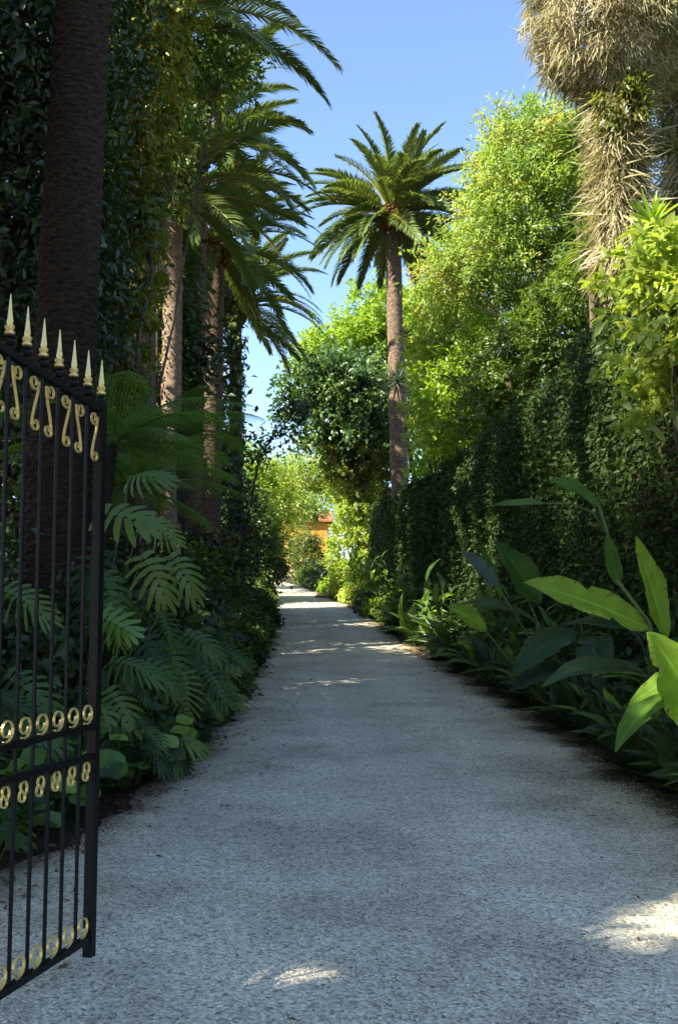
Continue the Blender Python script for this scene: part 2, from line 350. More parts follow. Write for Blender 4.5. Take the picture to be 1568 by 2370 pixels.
def lump_points(lumps, per=70, sig=.17):
    """lumps: (centre, radii, leaf count). Leaves gather in twig clumps in the outer part of each lump."""
    PP, OO = [], []
    for c, r, n in lumps:
        c = np.array(c, float); r = np.array(r if hasattr(r, '__len__') else (r, r, r), float)
        k = max(4, n // per)
        d = rdir(k); rad = rng.uniform(.42, 1.0, k) ** .7
        bump = 1 + .16 * np.sin(d[:, 0] * 5 + c[0] * 3) * np.sin(d[:, 1] * 4.3 + c[1]) + .14 * np.sin(d[:, 2] * 6 + c[2])
        cc = c + d * (rad * bump)[:, None] * r
        i = rng.integers(0, k, n)
        sg = rng.uniform(.6, 1.5, k)[i][:, None] * sig * r.mean()
        p = cc[i] + rng.normal(size=(n, 3)) * sg
        PP.append(p); OO.append(norm((p - c) / r))
    return np.concatenate(PP), np.concatenate(OO)

def twig_points(lumps, tl, per):
    """Leaves strung along short twigs that leave the lump outwards and upwards."""
    PP, OO, DD = [], [], []
    for c, r, n in lumps:
        c = np.array(c, float); r = np.array(r if hasattr(r, '__len__') else (r, r, r), float)
        k = max(3, n // per); d = rdir(k); st = c + d * r * (rng.uniform(.12, 1.0, k) ** .6)[:, None]
        td = norm(d * .8 + rng.normal(size=(k, 3)) * .55 + np.array([0, 0, .35])); ln = tl * rng.uniform(.4, 1.5, k)
        i = rng.integers(0, k, n); t = rng.uniform(0, 1, n) ** .8
        w_ = (.10 + .16 * (1 - t)) * tl
        p = st[i] + td[i] * (ln[i] * t)[:, None] + rng.normal(size=(n, 3)) * w_[:, None] * .75
        p[:, 2] -= .22 * tl * t * t
        PP.append(p); OO.append(norm(d[i] + rng.normal(size=(n, 3)) * .2)); DD.append(td[i])
    return np.concatenate(PP), np.concatenate(OO), np.concatenate(DD)

def cut_gaps(Pts, gaps):
    keep = np.ones(len(Pts), bool); s = np.array(SUN)
    for g, r in gaps:
        d = Pts - np.array(g); t = d @ s
        q = d - t[:, None] * s
        keep &= (np.linalg.norm(q, axis=1) > r) | (rng.uniform(0, 1, len(Pts)) < .16)
    return keep

def foliage(name, lumps, size, mat, parent, aspect=.5, tmpl=LEAF2, droop=.3, upness=.7, per=70, sig=.17, gaps=None, zmin=None, twig=0, prune=None):
    td = None
    if twig: p, o, td = twig_points(lumps, twig, per)
    else: p, o = lump_points(lumps, per, sig)
    if zmin is not None:
        k = p[:, 2] > zmin; p, o = p[k], o[k]
        if td is not None: td = td[k]
    if gaps:
        k = cut_gaps(p, gaps); p, o = p[k], o[k]
    if prune is not None:
        k = ~((p[:, 1] > 0) & (p[:, 1] < prune) & (p[:, 0] > -.43 * p[:, 1])); p, o = p[k], o[k]
    n = len(p)
    N = norm(o * .8 + np.array([0, 0, upness]) + rng.normal(size=(n, 3)) * .55)
    D = (o * .6 if td is None else td * .9) + rng.normal(size=(n, 3)) * .7 - np.array([0, 0, droop])
    L = size * rng.uniform(.65, 1.35, n)
    V, F = cloud(p, D, N, L, L * aspect, tmpl)
    return link(name, np_mesh(name, V, F, mat), parent)

def limb_path(a, b, wig, n=6):
    a, b = Vector(a), Vector(b); pts = []
    side = Vector(rng.normal(size=3)); 
    for i in range(n + 1):
        t = i / n
        pts.append(a.lerp(b, t) + side * wig * math.sin(math.pi * t) * .5 + Vector(rng.normal(size=3)) * wig * .12 * (0 < i < n))
    return pts

def tree(name, label, base, lumps, size, mat, cat='tree', group=None, trunk_r=.2, bark='bark', fork=.45, limbs=True, twigs=3, limb_to=None, **kw):
    root = thing(name, base, label, cat, group)
    cs = [Vector(l[0]) for l in lumps]; cen = sum(cs, Vector()) / len(cs)
    mb = MB(); base = Vector(base)
    fk = base.lerp(cen, fork); fk.x = base.x * .6 + fk.x * .4; fk.y = base.y * .6 + fk.y * .4
    tp = limb_path(base - Vector((0, 0, .1)), fk, trunk_r * 1.2, 7)
    mb.tube(tp, [trunk_r * (1.25 if i == 0 else 1) * (1 - .35 * i / 7) for i in range(8)], 9)
    link('trunk', mb.mesh('trunk', M[bark], True), root)
    if limbs:
        mb = MB()
        for l in (limb_to or lumps):
            c = Vector(l[0]); r = Vector(l[1]) if hasattr(l[1], '__len__') else Vector((l[1],) * 3)
            pth = limb_path(fk, fk.lerp(c, .8), r.length * .3, 6); r0 = trunk_r * .38
            mb.tube(pth, [r0 * (1 - .65 * i / 6) for i in range(7)], 6)
            for k in range(twigs * 2):
                e = c + Vector([x * y for x, y in zip(rdir(1)[0], r)]) * .85
                st = pth[rng.integers(3, 7)]
                q = limb_path(st, e, .12 * r.length, 4); mb.tube(q, [r0 * .35 * (1 - .8 * i / 4) + .004 for i in range(5)], 4)
        link('limbs', mb.mesh('limbs', M[bark], True), root)
    foliage('crown', lumps, size, M[mat] if isinstance(mat, str) else mat, root, **kw)
    return root

def shrub(name, label, base, lumps, size, mat, cat='shrub', group=None, stems=6, bark='twig', **kw):
    root = thing(name, base, label, cat, group); b = Vector(base)
    mb = MB()
    for k in range(stems):
        l = lumps[k % len(lumps)]; c = Vector(l[0]); r = Vector(l[1]) if hasattr(l[1], '__len__') else Vector((l[1],) * 3)
        e = c + Vector([x * y for x, y in zip(rdir(1)[0], r)]) * .6
        q = limb_path(b + Vector((rng.normal() * .1, rng.normal() * .1, -.05)), e, .1 * r.length, 5)
        mb.tube(q, [.03 * (1 - .75 * i / 5) for i in range(6)], 5)
    link('stems', mb.mesh('stems', M[bark], True), root)
    foliage('foliage', lumps, size, M[mat], root, **kw)
    return root

# ------------------------------------------------------------------ palms
def frond_mesh(name, L, e0, droop, n=58, ll=.42, lw=.03, vee=.45, tw=0.0, seed=0, dead=False, power=1.4):
    r = np.random.default_rng(seed); mb = MB(); m = 14
    pos = [Vector((0, 0, 0))]; ang = []
    for i in range(m + 1):
        t = i / m; a = e0 - droop * t ** power; ang.append(a)
        if i < m: pos.append(pos[-1] + Vector((math.cos(a), 0, math.sin(a))) * L / m)
    def at(t):
        f = t * m; i = min(int(f), m - 1); return pos[i].lerp(pos[i + 1], f - i), ang[i] + (ang[i + 1] - ang[i]) * (f - i)
    mb.tube(pos, [.035 * (1 - .88 * i / m) * (1.6 if i == 0 else 1) for i in range(m + 1)], 4, 1)
    for k in range(n):
        t = .13 + .87 * (k + .5) / n
        p, a = at(t); T = Vector((math.cos(a), 0, math.sin(a))); Nn = Vector((-math.sin(a), 0, math.cos(a)))
        prof = min(1, .35 + (t - .13) * 3.2) * (1 - .62 * max(0, (t - .45) / .55) ** 1.6)
        for s in (-1, 1):
            sp = R(72) * (1 - t) + R(28) * t + r.normal() * .07
            v = vee + r.normal() * .12
            sd = Vector((0, s, 0)) * math.cos(v) + Nn * math.sin(v)
            d = (T * math.cos(sp) + sd * math.sin(sp)).normalized()
            ln = ll * prof * r.uniform(.88, 1.12)
            wv = d.cross(Nn).normalized()
            if wv.length < .1: wv = T
            w_ = lw * (1 - .3 * t)
            b1 = p + d * ln * .5 - Vector((0, 0, ln * .03)); tip = p + d * ln - Vector((0, 0, ln * .2))
            mb.add([p - wv * w_ * .5, p + wv * w_ * .5, b1 + wv * w_ * .55, b1 - wv * w_ * .55, tip], [(0, 1, 2, 3), (3, 2, 4)], 0)
    return mb.mesh(name, [M['straw'] if dead else M['palm'], M['rachis']])

ELEV = [(82, 30), (70, 46), (56, 60), (40, 70), (22, 72), (2, 64), (-22, 46)]
FRONDS = [frond_mesh('frond_mesh_%d' % i, 1.0 * 3.6, R(e), R(d), n=84, ll=.52, lw=.046, seed=i) for i, (e, d) in enumerate(ELEV)]
FRONDS_NEAR = [frond_mesh('near_frond_mesh_%d' % i, 4.6, R(e), R(d * .95), n=130, ll=.5, lw=.028, seed=20 + i) for i, (e, d) in enumerate(ELEV)]

FRONDS_MID = [frond_mesh('mid_frond_mesh_%d' % i, 3.6, R(e), R(d), n=100, ll=.46, lw=.032, seed=40 + i) for i, (e, d) in enumerate(ELEV)]

FRONDS_FULL = [frond_mesh('full_frond_mesh_%d' % i, 3.4, R(e), R(d), n=92, ll=.6, lw=.06, vee=.6, seed=70 + i) for i, (e, d) in enumerate([(80, 26), (66, 36), (50, 44), (34, 50), (17, 52), (0, 50), (-24, 42)])]

def ringed_trunk(name, pts, rads, spacing, mat, parent, seg=20, amp=.035):
    """Trunk with rings of leaf scars standing proud, staggered from ring to ring."""
    pts = [Vector(p) for p in pts]; cum = [0]
    for a, b in zip(pts, pts[1:]): cum.append(cum[-1] + (b - a).length)
    tot = cum[-1]; n = int(tot / spacing) * 3
    V = []; ph = 0
    s = np.linspace(0, tot, n + 1)
    X = [np.interp(s, cum, [p[k] for p in pts]) for k in range(3)]; RR = np.interp(s, cum, rads)
    for i in range(n + 1):
        ring = i // 3; k = (0, 1.0, .55)[i % 3]
        for j in range(seg):
            a = 2 * math.pi * j / seg
            rr = RR[i] * (1 + amp * k * (1 + .6 * math.cos(a * seg / 2 + math.pi * ring)) + .012 * math.sin(a * 3 + i * .13) + rng.normal() * .007)
            V.append((X[0][i] + math.cos(a) * rr, X[1][i] + math.sin(a) * rr, X[2][i] + .25 * spacing * math.cos(a * seg / 2 + math.pi * ring)))
    F = np.array([(i * seg + j, i * seg + (j + 1) % seg, (i + 1) * seg + (j + 1) % seg, (i + 1) * seg + j) for i in range(n) for j in range(seg)])
    return link(name, np_mesh(name, np.array(V), F, M[mat]), parent)

def palm(label, base, top, r0, r1, nf, scale=1.0, mat='trunk', fronds=None, seed=0, spacing=.16, bend=0, az0=0., group=None, emin=0, emax=7, boss=1.0, cpow=.85, amp=.035):
    r = np.random.default_rng(seed); base, top = Vector(base), Vector(top)
    root = thing('palm_tree', base, label, 'palm tree', group)
    pts = [base.lerp(top, t) + Vector((bend * math.sin(math.pi * t), 0, 0)) for t in np.linspace(0, 1, 9)]
    pts[0].z -= .1
    ringed_trunk('trunk', pts, [r0 * 1.12] + list(np.linspace(r0, r1, 8)), spacing, mat, root, amp=amp)
    mb = MB(); k = boss    # swollen boss of cut leaf bases under the fronds
    ax = top
    for i in range(70):
        t = i / 70; a = i * 2.39996; rr = r1 * (1.0 + .75 * math.sin(math.pi * min(t + .12, 1)) * k)
        p = ax + Vector((math.cos(a) * rr, math.sin(a) * rr, (-.55 + 1.0 * t) * k))
        d = Vector((math.cos(a) * .7, math.sin(a) * .7, .8)).normalized(); sd = Vector((-math.sin(a), math.cos(a), 0))
        mb.box(p, (.09 * k, .05 * k, .14 * k), (sd, d.cross(sd), d))
    mb.lathe(ax - Vector((0, 0, .6 * k)), [(r1 * .95, 0), (r1 * 1.55, .35 * k), (r1 * 1.6, .7 * k), (r1 * .8, 1.15 * k)], 12)
    link('leaf_bases', mb.mesh('leaf_bases', M['boss']), root)
    FR = fronds or FRONDS
    for i in range(nf):
        t = (i + .5) / nf
        ci = emin + (emax - emin) * t ** cpow
        ci = int(min(len(FR) - 1, max(0, ci + r.normal() * .25)))
        a = az0 + i * 2.39996 + r.normal() * .12
        off = Vector((math.cos(a), math.sin(a), 0)) * r1 * (.5 + .5 * t) + Vector((0, 0, .45 * (1 - t)))
        sc = scale * r.uniform(.86, 1.1) * (.78 if ci == 0 else 1)
        Mx = Matrix.Translation(top + off) @ Matrix.Rotation(a, 4, 'Z') @ Matrix.Rotation(r.normal() * .09, 4, 'Y') @ Matrix.Rotation(r.normal() * .25, 4, 'X') @ Matrix.Diagonal((sc, sc, sc, 1))
        link('frond', FR[ci], root, Mx)
    return root

def trunk_ivy(name, base, top, r, n, size, mat, parent, t0=0, t1=1, side=None):
    base, top = np.array(base), np.array(top)
    t = rng.uniform(t0, t1, n); a = rng.uniform(0, 2 * np.pi, n)
    if side is not None: a = side + rng.normal(size=n) * .8
    o = np.stack([np.cos(a), np.sin(a), np.zeros(n)], 1)
    lump = .5 + .5 * np.sin(t * 37 + np.cos(a) * 3)
    p = base + (top - base) * t[:, None] + o * (r * (1 + .5 * lump * rng.uniform(0, 1, n)))[:, None]
    N = norm(o + rng.normal(size=(n, 3)) * .4); D = rng.normal(size=(n, 3)) * .6 - np.array([0, 0, .8])
    L = size * rng.uniform(.6, 1.3, n); V, F = cloud(p, D, N, L, L * .62, LEAF4)
    return link(name, np_mesh(name, V, F, M[mat]), parent)

def G(u, v_ignored, Y):                 # ground point under column u at depth Y
    p = P(u, 1395, Y); p.z = gz(Y) ; return p

# --- centre palm
c_top = P(908, 505, 40)
palm('solitary tall palm with sunlit crown above the centre of the path', (G(936, 0, 40)), c_top, .36, .31, 84, 1.08, 'trunk_mid', FRONDS_FULL, seed=3, spacing=.2, bend=-.05, cpow=.7)

# --- near left palm: thick ringed trunk, crown above the picture
n_base = P(122, 1395, 11); n_base.z = .05
n_top = P(225, -520, 11.3)
near = palm('thick dark ringed palm trunk right behind the iron gate', n_base, n_top, .36, .27, 26, .9, 'trunk_shaded', FRONDS_NEAR, seed=8, spacing=.075, amp=.06, bend=-.04, az0=.2, emax=4)
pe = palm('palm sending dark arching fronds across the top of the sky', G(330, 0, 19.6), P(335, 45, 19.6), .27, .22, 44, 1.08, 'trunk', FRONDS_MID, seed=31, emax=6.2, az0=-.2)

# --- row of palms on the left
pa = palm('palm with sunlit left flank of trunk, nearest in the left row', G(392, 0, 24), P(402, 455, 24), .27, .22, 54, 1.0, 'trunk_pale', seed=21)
trunk_ivy('ivy', G(384, 0, 24), P(386, 520, 24), .3, 2600, .1, 'olive', pa, side=math.pi * 1.0)
pb = palm('tallest palm of the left row, crown rising highest behind the others', G(440, 0, 29), P(462, 318, 29), .3, .24, 52, 1.05, 'trunk', seed=22)
pc = palm('palm with brown trunk behind the two nearer palms on the left', G(482, 0, 32), P(500, 575, 32), .34, .28, 54, 1.0, 'trunk', seed=23)
pd = palm('farthest left palm, its slim trunk wrapped in ivy and drooping low crown', G(546, 0, 38), P(545, 716, 38), .28, .22, 60, 1.0, 'trunk', seed=24, emin=1)
trunk_ivy('ivy', G(546, 0, 38), P(545, 780, 38), .3, 3000, .13, 'dark', pd)

# ------------------------------------------------------------------ left trees
def on_path(u, v):
    d = P(u, v, 1) - Vector((0, 0, EYE)); t = -EYE / d.z; return (d.x * t, d.y * t, 0)
GAPS = [(on_path(u, v), r) for u, v, r in [(700, 2245, .22), (640, 2265, .16), (545, 2130, .12), (1400, 2185, .2), (1500, 2150, .26), (1560, 2120, .26), (1640, 2090, .3), (1560, 2040, .1), (600, 2190, .08)]] \
     + [(P(1540, 1540, 7.5), .5), (P(1575, 1600, 7.5), .4)]
def LP(u, v, Y, r, n): p = P(u, v, Y); return (p, r, n)
tree('broad_evergreen_tree', 'huge dark evergreen at the left edge overhanging the gate', (-8.5, 5.5, 0),
     [((-7.5, 7.5, 9), (3.6, 3.6, 3.6), 19000), ((-8.5, 2.5, 9), (4, 4, 3.8), 20000), ((-9.5, -3, 9), (3.4, 4, 3.6), 17000), ((-8.2, 4, 5.5), (2.6, 4, 2.6), 10000), ((-8, -2, 5.5), (3, 4, 2.6), 9000),
      ((-8, 4.5, 11.4), (3, 4, 2.6), 14000), ((-10.5, 6, 11), (3.6, 4, 3), 10000), ((-10.5, -.5, 11), (4, 4, 3), 12000), ((-9, 1, 13.6), (2.8, 4.5, 2.1), 11000), ((-9, 8.8, 12.6), (2.6, 3.6, 2.6), 11000)],
     .26, 'dark', trunk_r=.45, per=60, sig=.15, aspect=.4, gaps=GAPS, prune=11)
tree('dark_tree', 'dark tree filling the gap left of the ringed palm trunk', (-6.4, 14, 0),
     [LP(60, 120, 14, (1.7, 1.6, 1.6), 7000), LP(20, 420, 14, (1.7, 1.6, 1.7), 7000), LP(90, 640, 14.5, (1.4, 1.4, 1.4), 5000), LP(-120, 300, 14, (2, 2, 2.4), 6000), LP(10, 850, 14, (1.5, 1.5, 1.3), 4000), LP(80, -150, 14, (2.2, 2, 1.6), 5000), ((-8.6, 14.2, 12.2), (2.6, 3, 2.8), 9000), ((-8.2, 16, 9.0), (2.2, 2.2, 2.2), 5000)],
     .17, 'dark', trunk_r=.22, per=55, aspect=.42, tmpl=LEAF4, gaps=GAPS)
tree('drooping_tree', 'tree with small hanging leaves, yellow lit top, right of the ringed trunk', G(285, 0, 18),
     [LP(315, 40, 17, (.95, 1.2, 1.2), 9000), LP(300, 260, 17, (.85, 1.1, 1.1), 8000), LP(280, 470, 17.5, (.7, 1.1, 1.1), 6500), LP(265, 680, 18, (.7, 1.1, 1.0), 4500), LP(250, 860, 18, (.7, 1.1, 1), 4000), LP(330, -160, 17, (1.3, 1.4, 1.1), 6000)],
     .15, 'olive_sunlit', trunk_r=.16, droop=1.1, per=45, sig=.14, aspect=.4, twig=.4)
tree('airy_tree', 'airy pale green tree with sky showing through beside the top left palm fronds', G(340, 0, 21),
     [LP(430, 130, 20, (.75, .9, .8), 2200), LP(510, 150, 20, (.6, .8, .5), 900), LP(395, 270, 20, (.55, .8, .6), 1000), LP(370, 370, 20, (.4, .7, .5), 700), LP(400, -20, 20, (.9, .9, .7), 2400)],
     .15, 'mid', trunk_r=.09, per=30, sig=.16, droop=.6, twig=.7)
tree('tall_dark_tree', 'tall dark tree standing behind the left row of palms', G(300, 0, 26),
     [LP(260, 560, 26, (2.2, 2.5, 2.6), 6000), LP(230, 420, 27, (2.4, 2.5, 2.4), 7000), LP(330, 830, 26, (1.6, 2, 2), 5000), LP(150, 800, 26, (2.4, 2.4, 2.6), 5000)],
     .26, 'dark', trunk_r=.3, per=55)
tree('rounded_dark_tree', 'rounded dark tree low between the left palm trunks', G(420, 0, 36),
     [LP(380, 700, 36, (2.4, 2.4, 3), 5000), LP(410, 930, 35, (2.2, 2.2, 2.4), 5000), LP(330, 640, 37, (2.6, 2.6, 2.4), 5000), LP(470, 1050, 35, (1.2, 2, 1.4), 3000)],
     .28, 'dark', trunk_r=.26, per=55)

for (x, y, lb) in [(-7.6, 19, 'bushy dark tree deep in the left bank behind the tree ferns'), (-7.2, 26.5, 'bushy dark tree deep in the left bank behind the pale palm trunk'), (-7.4, 33.5, 'bushy dark tree deep in the left bank at the far palms')]:
    b = Vector((x, y, gz(y)))
    tree('understorey_tree', lb, b, [(b + Vector((0, 0, 4)), (2, 2.6, 2.2), 5000), (b + Vector((.6, 1.6, 6)), (2, 2.4, 1.9), 5000), (b + Vector((.3, -1.8, 6)), (2, 2.4, 1.9), 5000), (b + Vector((0, 0, 7.6)), (1.8, 2.2, 1.5), 3500)], .25, 'dark', trunk_r=.16, group='bushy trees deep in the left bank')

# ------------------------------------------------------------------ right side: hedge
HX = [(2, 4.0), (6, 3.75), (10, 3.6), (14, 3.42), (17, 3.45), (22, 3.3), (30, 2.75), (38, 1.9), (45, 1.15)]
def hedge_x(y): return np.interp(y, *np.array(HX).T)
def hedge():
    root = thing('hedge', (4.6, 14, 0), 'tall dark clipped hedge wall along the right of the path', 'hedge')
    n = 195000
    y = 3 + (45.5 - 3) * rng.uniform(0, 1, n) ** 1.55
    z01 = rng.uniform(0, 1, n); face = rng.uniform(0, 1, n) < .82
    top = 5.6 + .07 * np.sin(y * .9) + .05 * np.sin(y * 2.3 + 1) + np.interp(y, [3, 14, 30, 45], [.35, .25, .05, .35])
    g0 = np.interp(y, GY, GZ)
    wob = .035 * np.sin(y * 5.3 + z01 * 21) * np.sin(z01 * 33 - y * 3.1) + .03 * np.sin(z01 * 47 + y * 2.3) * np.sin(y * 7.7)
    x = hedge_x(y) + .35 + wob + np.abs(rng.normal(size=n)) * .16 - .12 * (rng.uniform(0, 1, n) < .12) + np.maximum(0, z01 - .88) * 2.0
    z = g0 * 0.75 + .1 + z01 * (top - g0 * .75)
    xt = hedge_x(y) + .5 + rng.uniform(0, 1.7, n)
    p = np.stack([np.where(face, x, xt), y, np.where(face, z, top + rng.normal(size=n) * .12 + .1 * np.sin(xt * 5 + y * 3))], 1)
    # far end face
    ne = 9000; e = np.stack([hedge_x(45) + .3 + rng.uniform(0, 2, ne), 45.4 + rng.normal(size=ne) * .15, rng.uniform(1.6, 6, ne)], 1)
    o = np.where(face[:, None], np.array([[-1, -.15, .25]]), np.array([[-.2, 0, 1.]]))
    p = np.concatenate([p, e]); o = np.concatenate([o, np.tile([[0, 1, .2]], (ne, 1))])
    n = len(p); N = norm(o + rng.normal(size=(n, 3)) * .65); D = rng.normal(size=(n, 3)) - np.array([.3, 0, .4])
    d = p[:, 1]; L = np.clip(.05 + d * .0028, .065, .17) * rng.uniform(.7, 1.4, n)
    V, F = cloud(p, D, N, L, L * .55)
    link('foliage', np_mesh('hedge_foliage', V, F, M['hedge']), root)
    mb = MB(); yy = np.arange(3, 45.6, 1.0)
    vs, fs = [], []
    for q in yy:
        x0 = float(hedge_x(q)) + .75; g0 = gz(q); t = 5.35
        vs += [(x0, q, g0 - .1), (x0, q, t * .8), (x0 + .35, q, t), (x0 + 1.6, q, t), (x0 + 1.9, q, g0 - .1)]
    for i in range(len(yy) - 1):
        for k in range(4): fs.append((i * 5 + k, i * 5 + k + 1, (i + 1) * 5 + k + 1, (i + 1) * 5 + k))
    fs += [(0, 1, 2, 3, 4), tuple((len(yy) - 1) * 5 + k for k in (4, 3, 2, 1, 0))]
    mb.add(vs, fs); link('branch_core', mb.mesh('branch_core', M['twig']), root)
    # loose shoots along the top
    q = 420; ysh = 5 + 38 * rng.uniform(0, 1, q) ** 1.4; mb = MB()
    return root
hedge()

# ------------------------------------------------------------------ right side: trees behind the hedge
def ac(u, v, Y, r, n): return (P(u, v, Y), r, n)
def sprays(lumps, k, size, seed):
    """Break big crown lumps into k small leaf sprays each, for a loose outline."""
    r = np.random.default_rng(seed); res = []
    for c, rad, n in lumps:
        rad = np.array(rad)
        for j in range(k):
            d = r.normal(size=3); d /= np.linalg.norm(d); q = np.array(c) + d * rad * r.uniform(.45, 1.15)
            s_ = size * r.uniform(.55, 1.3); res.append((Vector(q), (s_ * 1.25, s_ * 1.2, s_ * .6), max(40, int(n / k * r.uniform(.5, 1.4)))))
    return res
def full(lumps, k, size, seed):
    """Loose sprays outside, a thinner leaf mass inside so no limb stands bare."""
    return sprays(lumps, k, size, seed) + [(c, tuple(np.array(r) * .85), int(n * .55)) for c, r, n in lumps]
feathery_tree_lumps = [ac(1215, 360, 28, (1.3, 1.4, .9), 6500), ac(1180, 440, 28, (1.1, 1.3, 1.0), 6000), ac(1250, 480, 28, (1.5, 1.5, 1.3), 8000), ac(1150, 560, 28, (1.3, 1.4, .9), 6500),
      ac(1050, 640, 28, (1.0, 1.3, .7), 4500), ac(1230, 640, 28.5, (1.5, 1.5, 1.0), 6500), ac(1330, 400, 29, (1.3, 1.4, 1.2), 6000), ac(1340, 600, 29, (1.2, 1.4, 1.2), 5000), ac(1170, 720, 29, (1.3, 1.2, .7), 3500), ac(1040, 620, 28, (.6, .9, .4), 1500), ac(1165, 345, 28, (.5, .8, .35), 1100), ac(1200, 290, 28, (.6, .8, .35), 1300), ac(1290, 310, 28.5, (.9, 1, .5), 2500), ac(1130, 520, 28, (.7, 1, .5), 2000), ac(1400, 500, 29.5, (1, 1.2, 1.2), 3000)]
tree('feathery_tree', 'large feathery yellow-green tree with reddish tips behind the hedge', G(1260, 0, 28),
     feathery_tree_lumps,
     .15, 'acacia', trunk_r=.22, bark='bark_pale', fork=.55, per=30, sig=.24, aspect=.36, droop=.2, twigs=1, limb_to=feathery_tree_lumps[::2], twig=.8)
tree('yellow_tree', 'bright yellow-green tree just right of the centre palm trunk', G(1030, 0, 34),
     [ac(1035, 770, 34, (.9, 1.2, .8), 3600), ac(1060, 720, 34, (1.2, 1.2, .7), 4000), ac(1010, 820, 34, (.7, 1, .6), 2200), ac(1040, 880, 34, (1.3, 1.2, 1), 4000), ac(1030, 960, 33, (1.3, 1.2, 1), 3500)],
     .16, 'yellow', trunk_r=.13, per=40, twig=.8)
lime_tree_lumps = [ac(880, 730, 54, (1.7, 2, 1.6), 5500), ac(960, 740, 54, (1.8, 2, 1.6), 5500), ac(850, 810, 54, (1.9, 2, 1.7), 5500), ac(960, 840, 54, (2, 2, 2), 5000), ac(770, 800, 53, (1.3, 2, 1.0), 3500), ac(740, 830, 53, (1.0, 1.6, 1.0), 2500), ac(900, 930, 54, (2.6, 2, 2.2), 5000)]
tree('lime_tree', 'tall rounded lime green tree far behind the centre palm', G(880, 0, 54),
     lime_tree_lumps,
     .24, 'lime', trunk_r=.3, per=40, sig=.24, twigs=1, limb_to=lime_tree_lumps[::2], twig=1.1)
glossy_tree_lumps = [ac(745, 870, 46, (.7, 1.2, .5), 1500), ac(805, 900, 46, (1.1, 1.3, .9), 2600), ac(705, 890, 46, (.6, 1, .35), 600), ac(690, 945, 46, (.5, .9, .3), 330), ac(750, 950, 46, (.9, 1.2, .6), 1500), ac(715, 1000, 46, (.6, .9, .3), 330), ac(835, 980, 46, (.9, 1.2, 1.0), 1800), ac(780, 1020, 46.5, (.8, 1, .6), 1000), ac(672, 885, 46, (.3, .6, .22), 120), ac(665, 930, 46, (.25, .5, .2), 80), ac(840, 870, 46.5, (.9, 1, .7), 1300), ac(880, 940, 46.5, (.9, 1, .8), 1300)]
tree('glossy_tree', 'dark glossy broadleaf tree left of the centre palm trunk', G(858, 0, 48.8),
     glossy_tree_lumps,
     .24, 'glossy', trunk_r=.18, per=20, sig=.3, twigs=1, limb_to=glossy_tree_lumps[::2], aspect=.6, twig=1.35)
tree('thicket_tree', 'olive green tree behind the hedge beneath the feathery tree', G(1230, 0, 27),
     [ac(1200, 880, 27, (1.5, 1.4, .9), 4500), ac(1300, 760, 26, (1.5, 1.4, .9), 5000), ac(1140, 960, 28, (1.2, 1.3, .8), 3500), ac(1370, 680, 25, (1.2, 1.3, .8), 3500), ac(1430, 740, 24, (1.0, 1.2, .8), 2500), ac(1480, 690, 24, (1.0, 1.2, .8), 2500), ac(1400, 640, 22.5, (.8, .8, .6), 2200), ac(1465, 610, 22, (.8, .8, .5), 2200)],
     .15, 'mid', trunk_r=.15, per=40, twig=.7)
sunlit_thicket_lumps = [ac(1050, 890, 32, (1.1, 1.2, .8), 2600), ac(1100, 900, 30, (1.4, 1.2, .9), 3200), ac(1060, 1000, 31, (1.4, 1.2, .8), 3000), ac(1035, 1010, 34, (.9, 1.1, .7), 1800), ac(985, 1060, 45, (1.3, 1, .9), 2000), ac(1010, 1050, 36, (1.0, 1, .7), 1800), ac(1180, 820, 29, (1.3, 1.2, .8), 2600), ac(1150, 970, 29, (1.0, 1, .6), 1800)]
tree('sunlit_thicket', 'sunlit olive and lime thicket right of the centre palm base, above the hedge', G(1080, 0, 31),
     sunlit_thicket_lumps,
     .17, 'lime', trunk_r=.12, per=30, sig=.24, twigs=1, limb_to=sunlit_thicket_lumps[::2], twig=.8)
tree('sunny_bush_tree', 'yellow-green broadleaf bush with large sunlit leaves at the right edge', G(1640, 0, 10.5),
     [ac(1540, 620, 10.5, (.42, .6, .35), 900), ac(1560, 760, 10.3, (.45, .6, .42), 1100), ac(1630, 690, 10.5, (.6, .7, .6), 1300), ac(1580, 880, 10.2, (.32, .5, .32), 600), ac(1680, 850, 10.5, (.7, .7, .7), 1100), ac(1480, 660, 10.8, (.2, .3, .15), 160)],
     .15, 'yellow', trunk_r=.07, per=22, sig=.2, aspect=.5, tmpl=LEAF4, twig=.4)

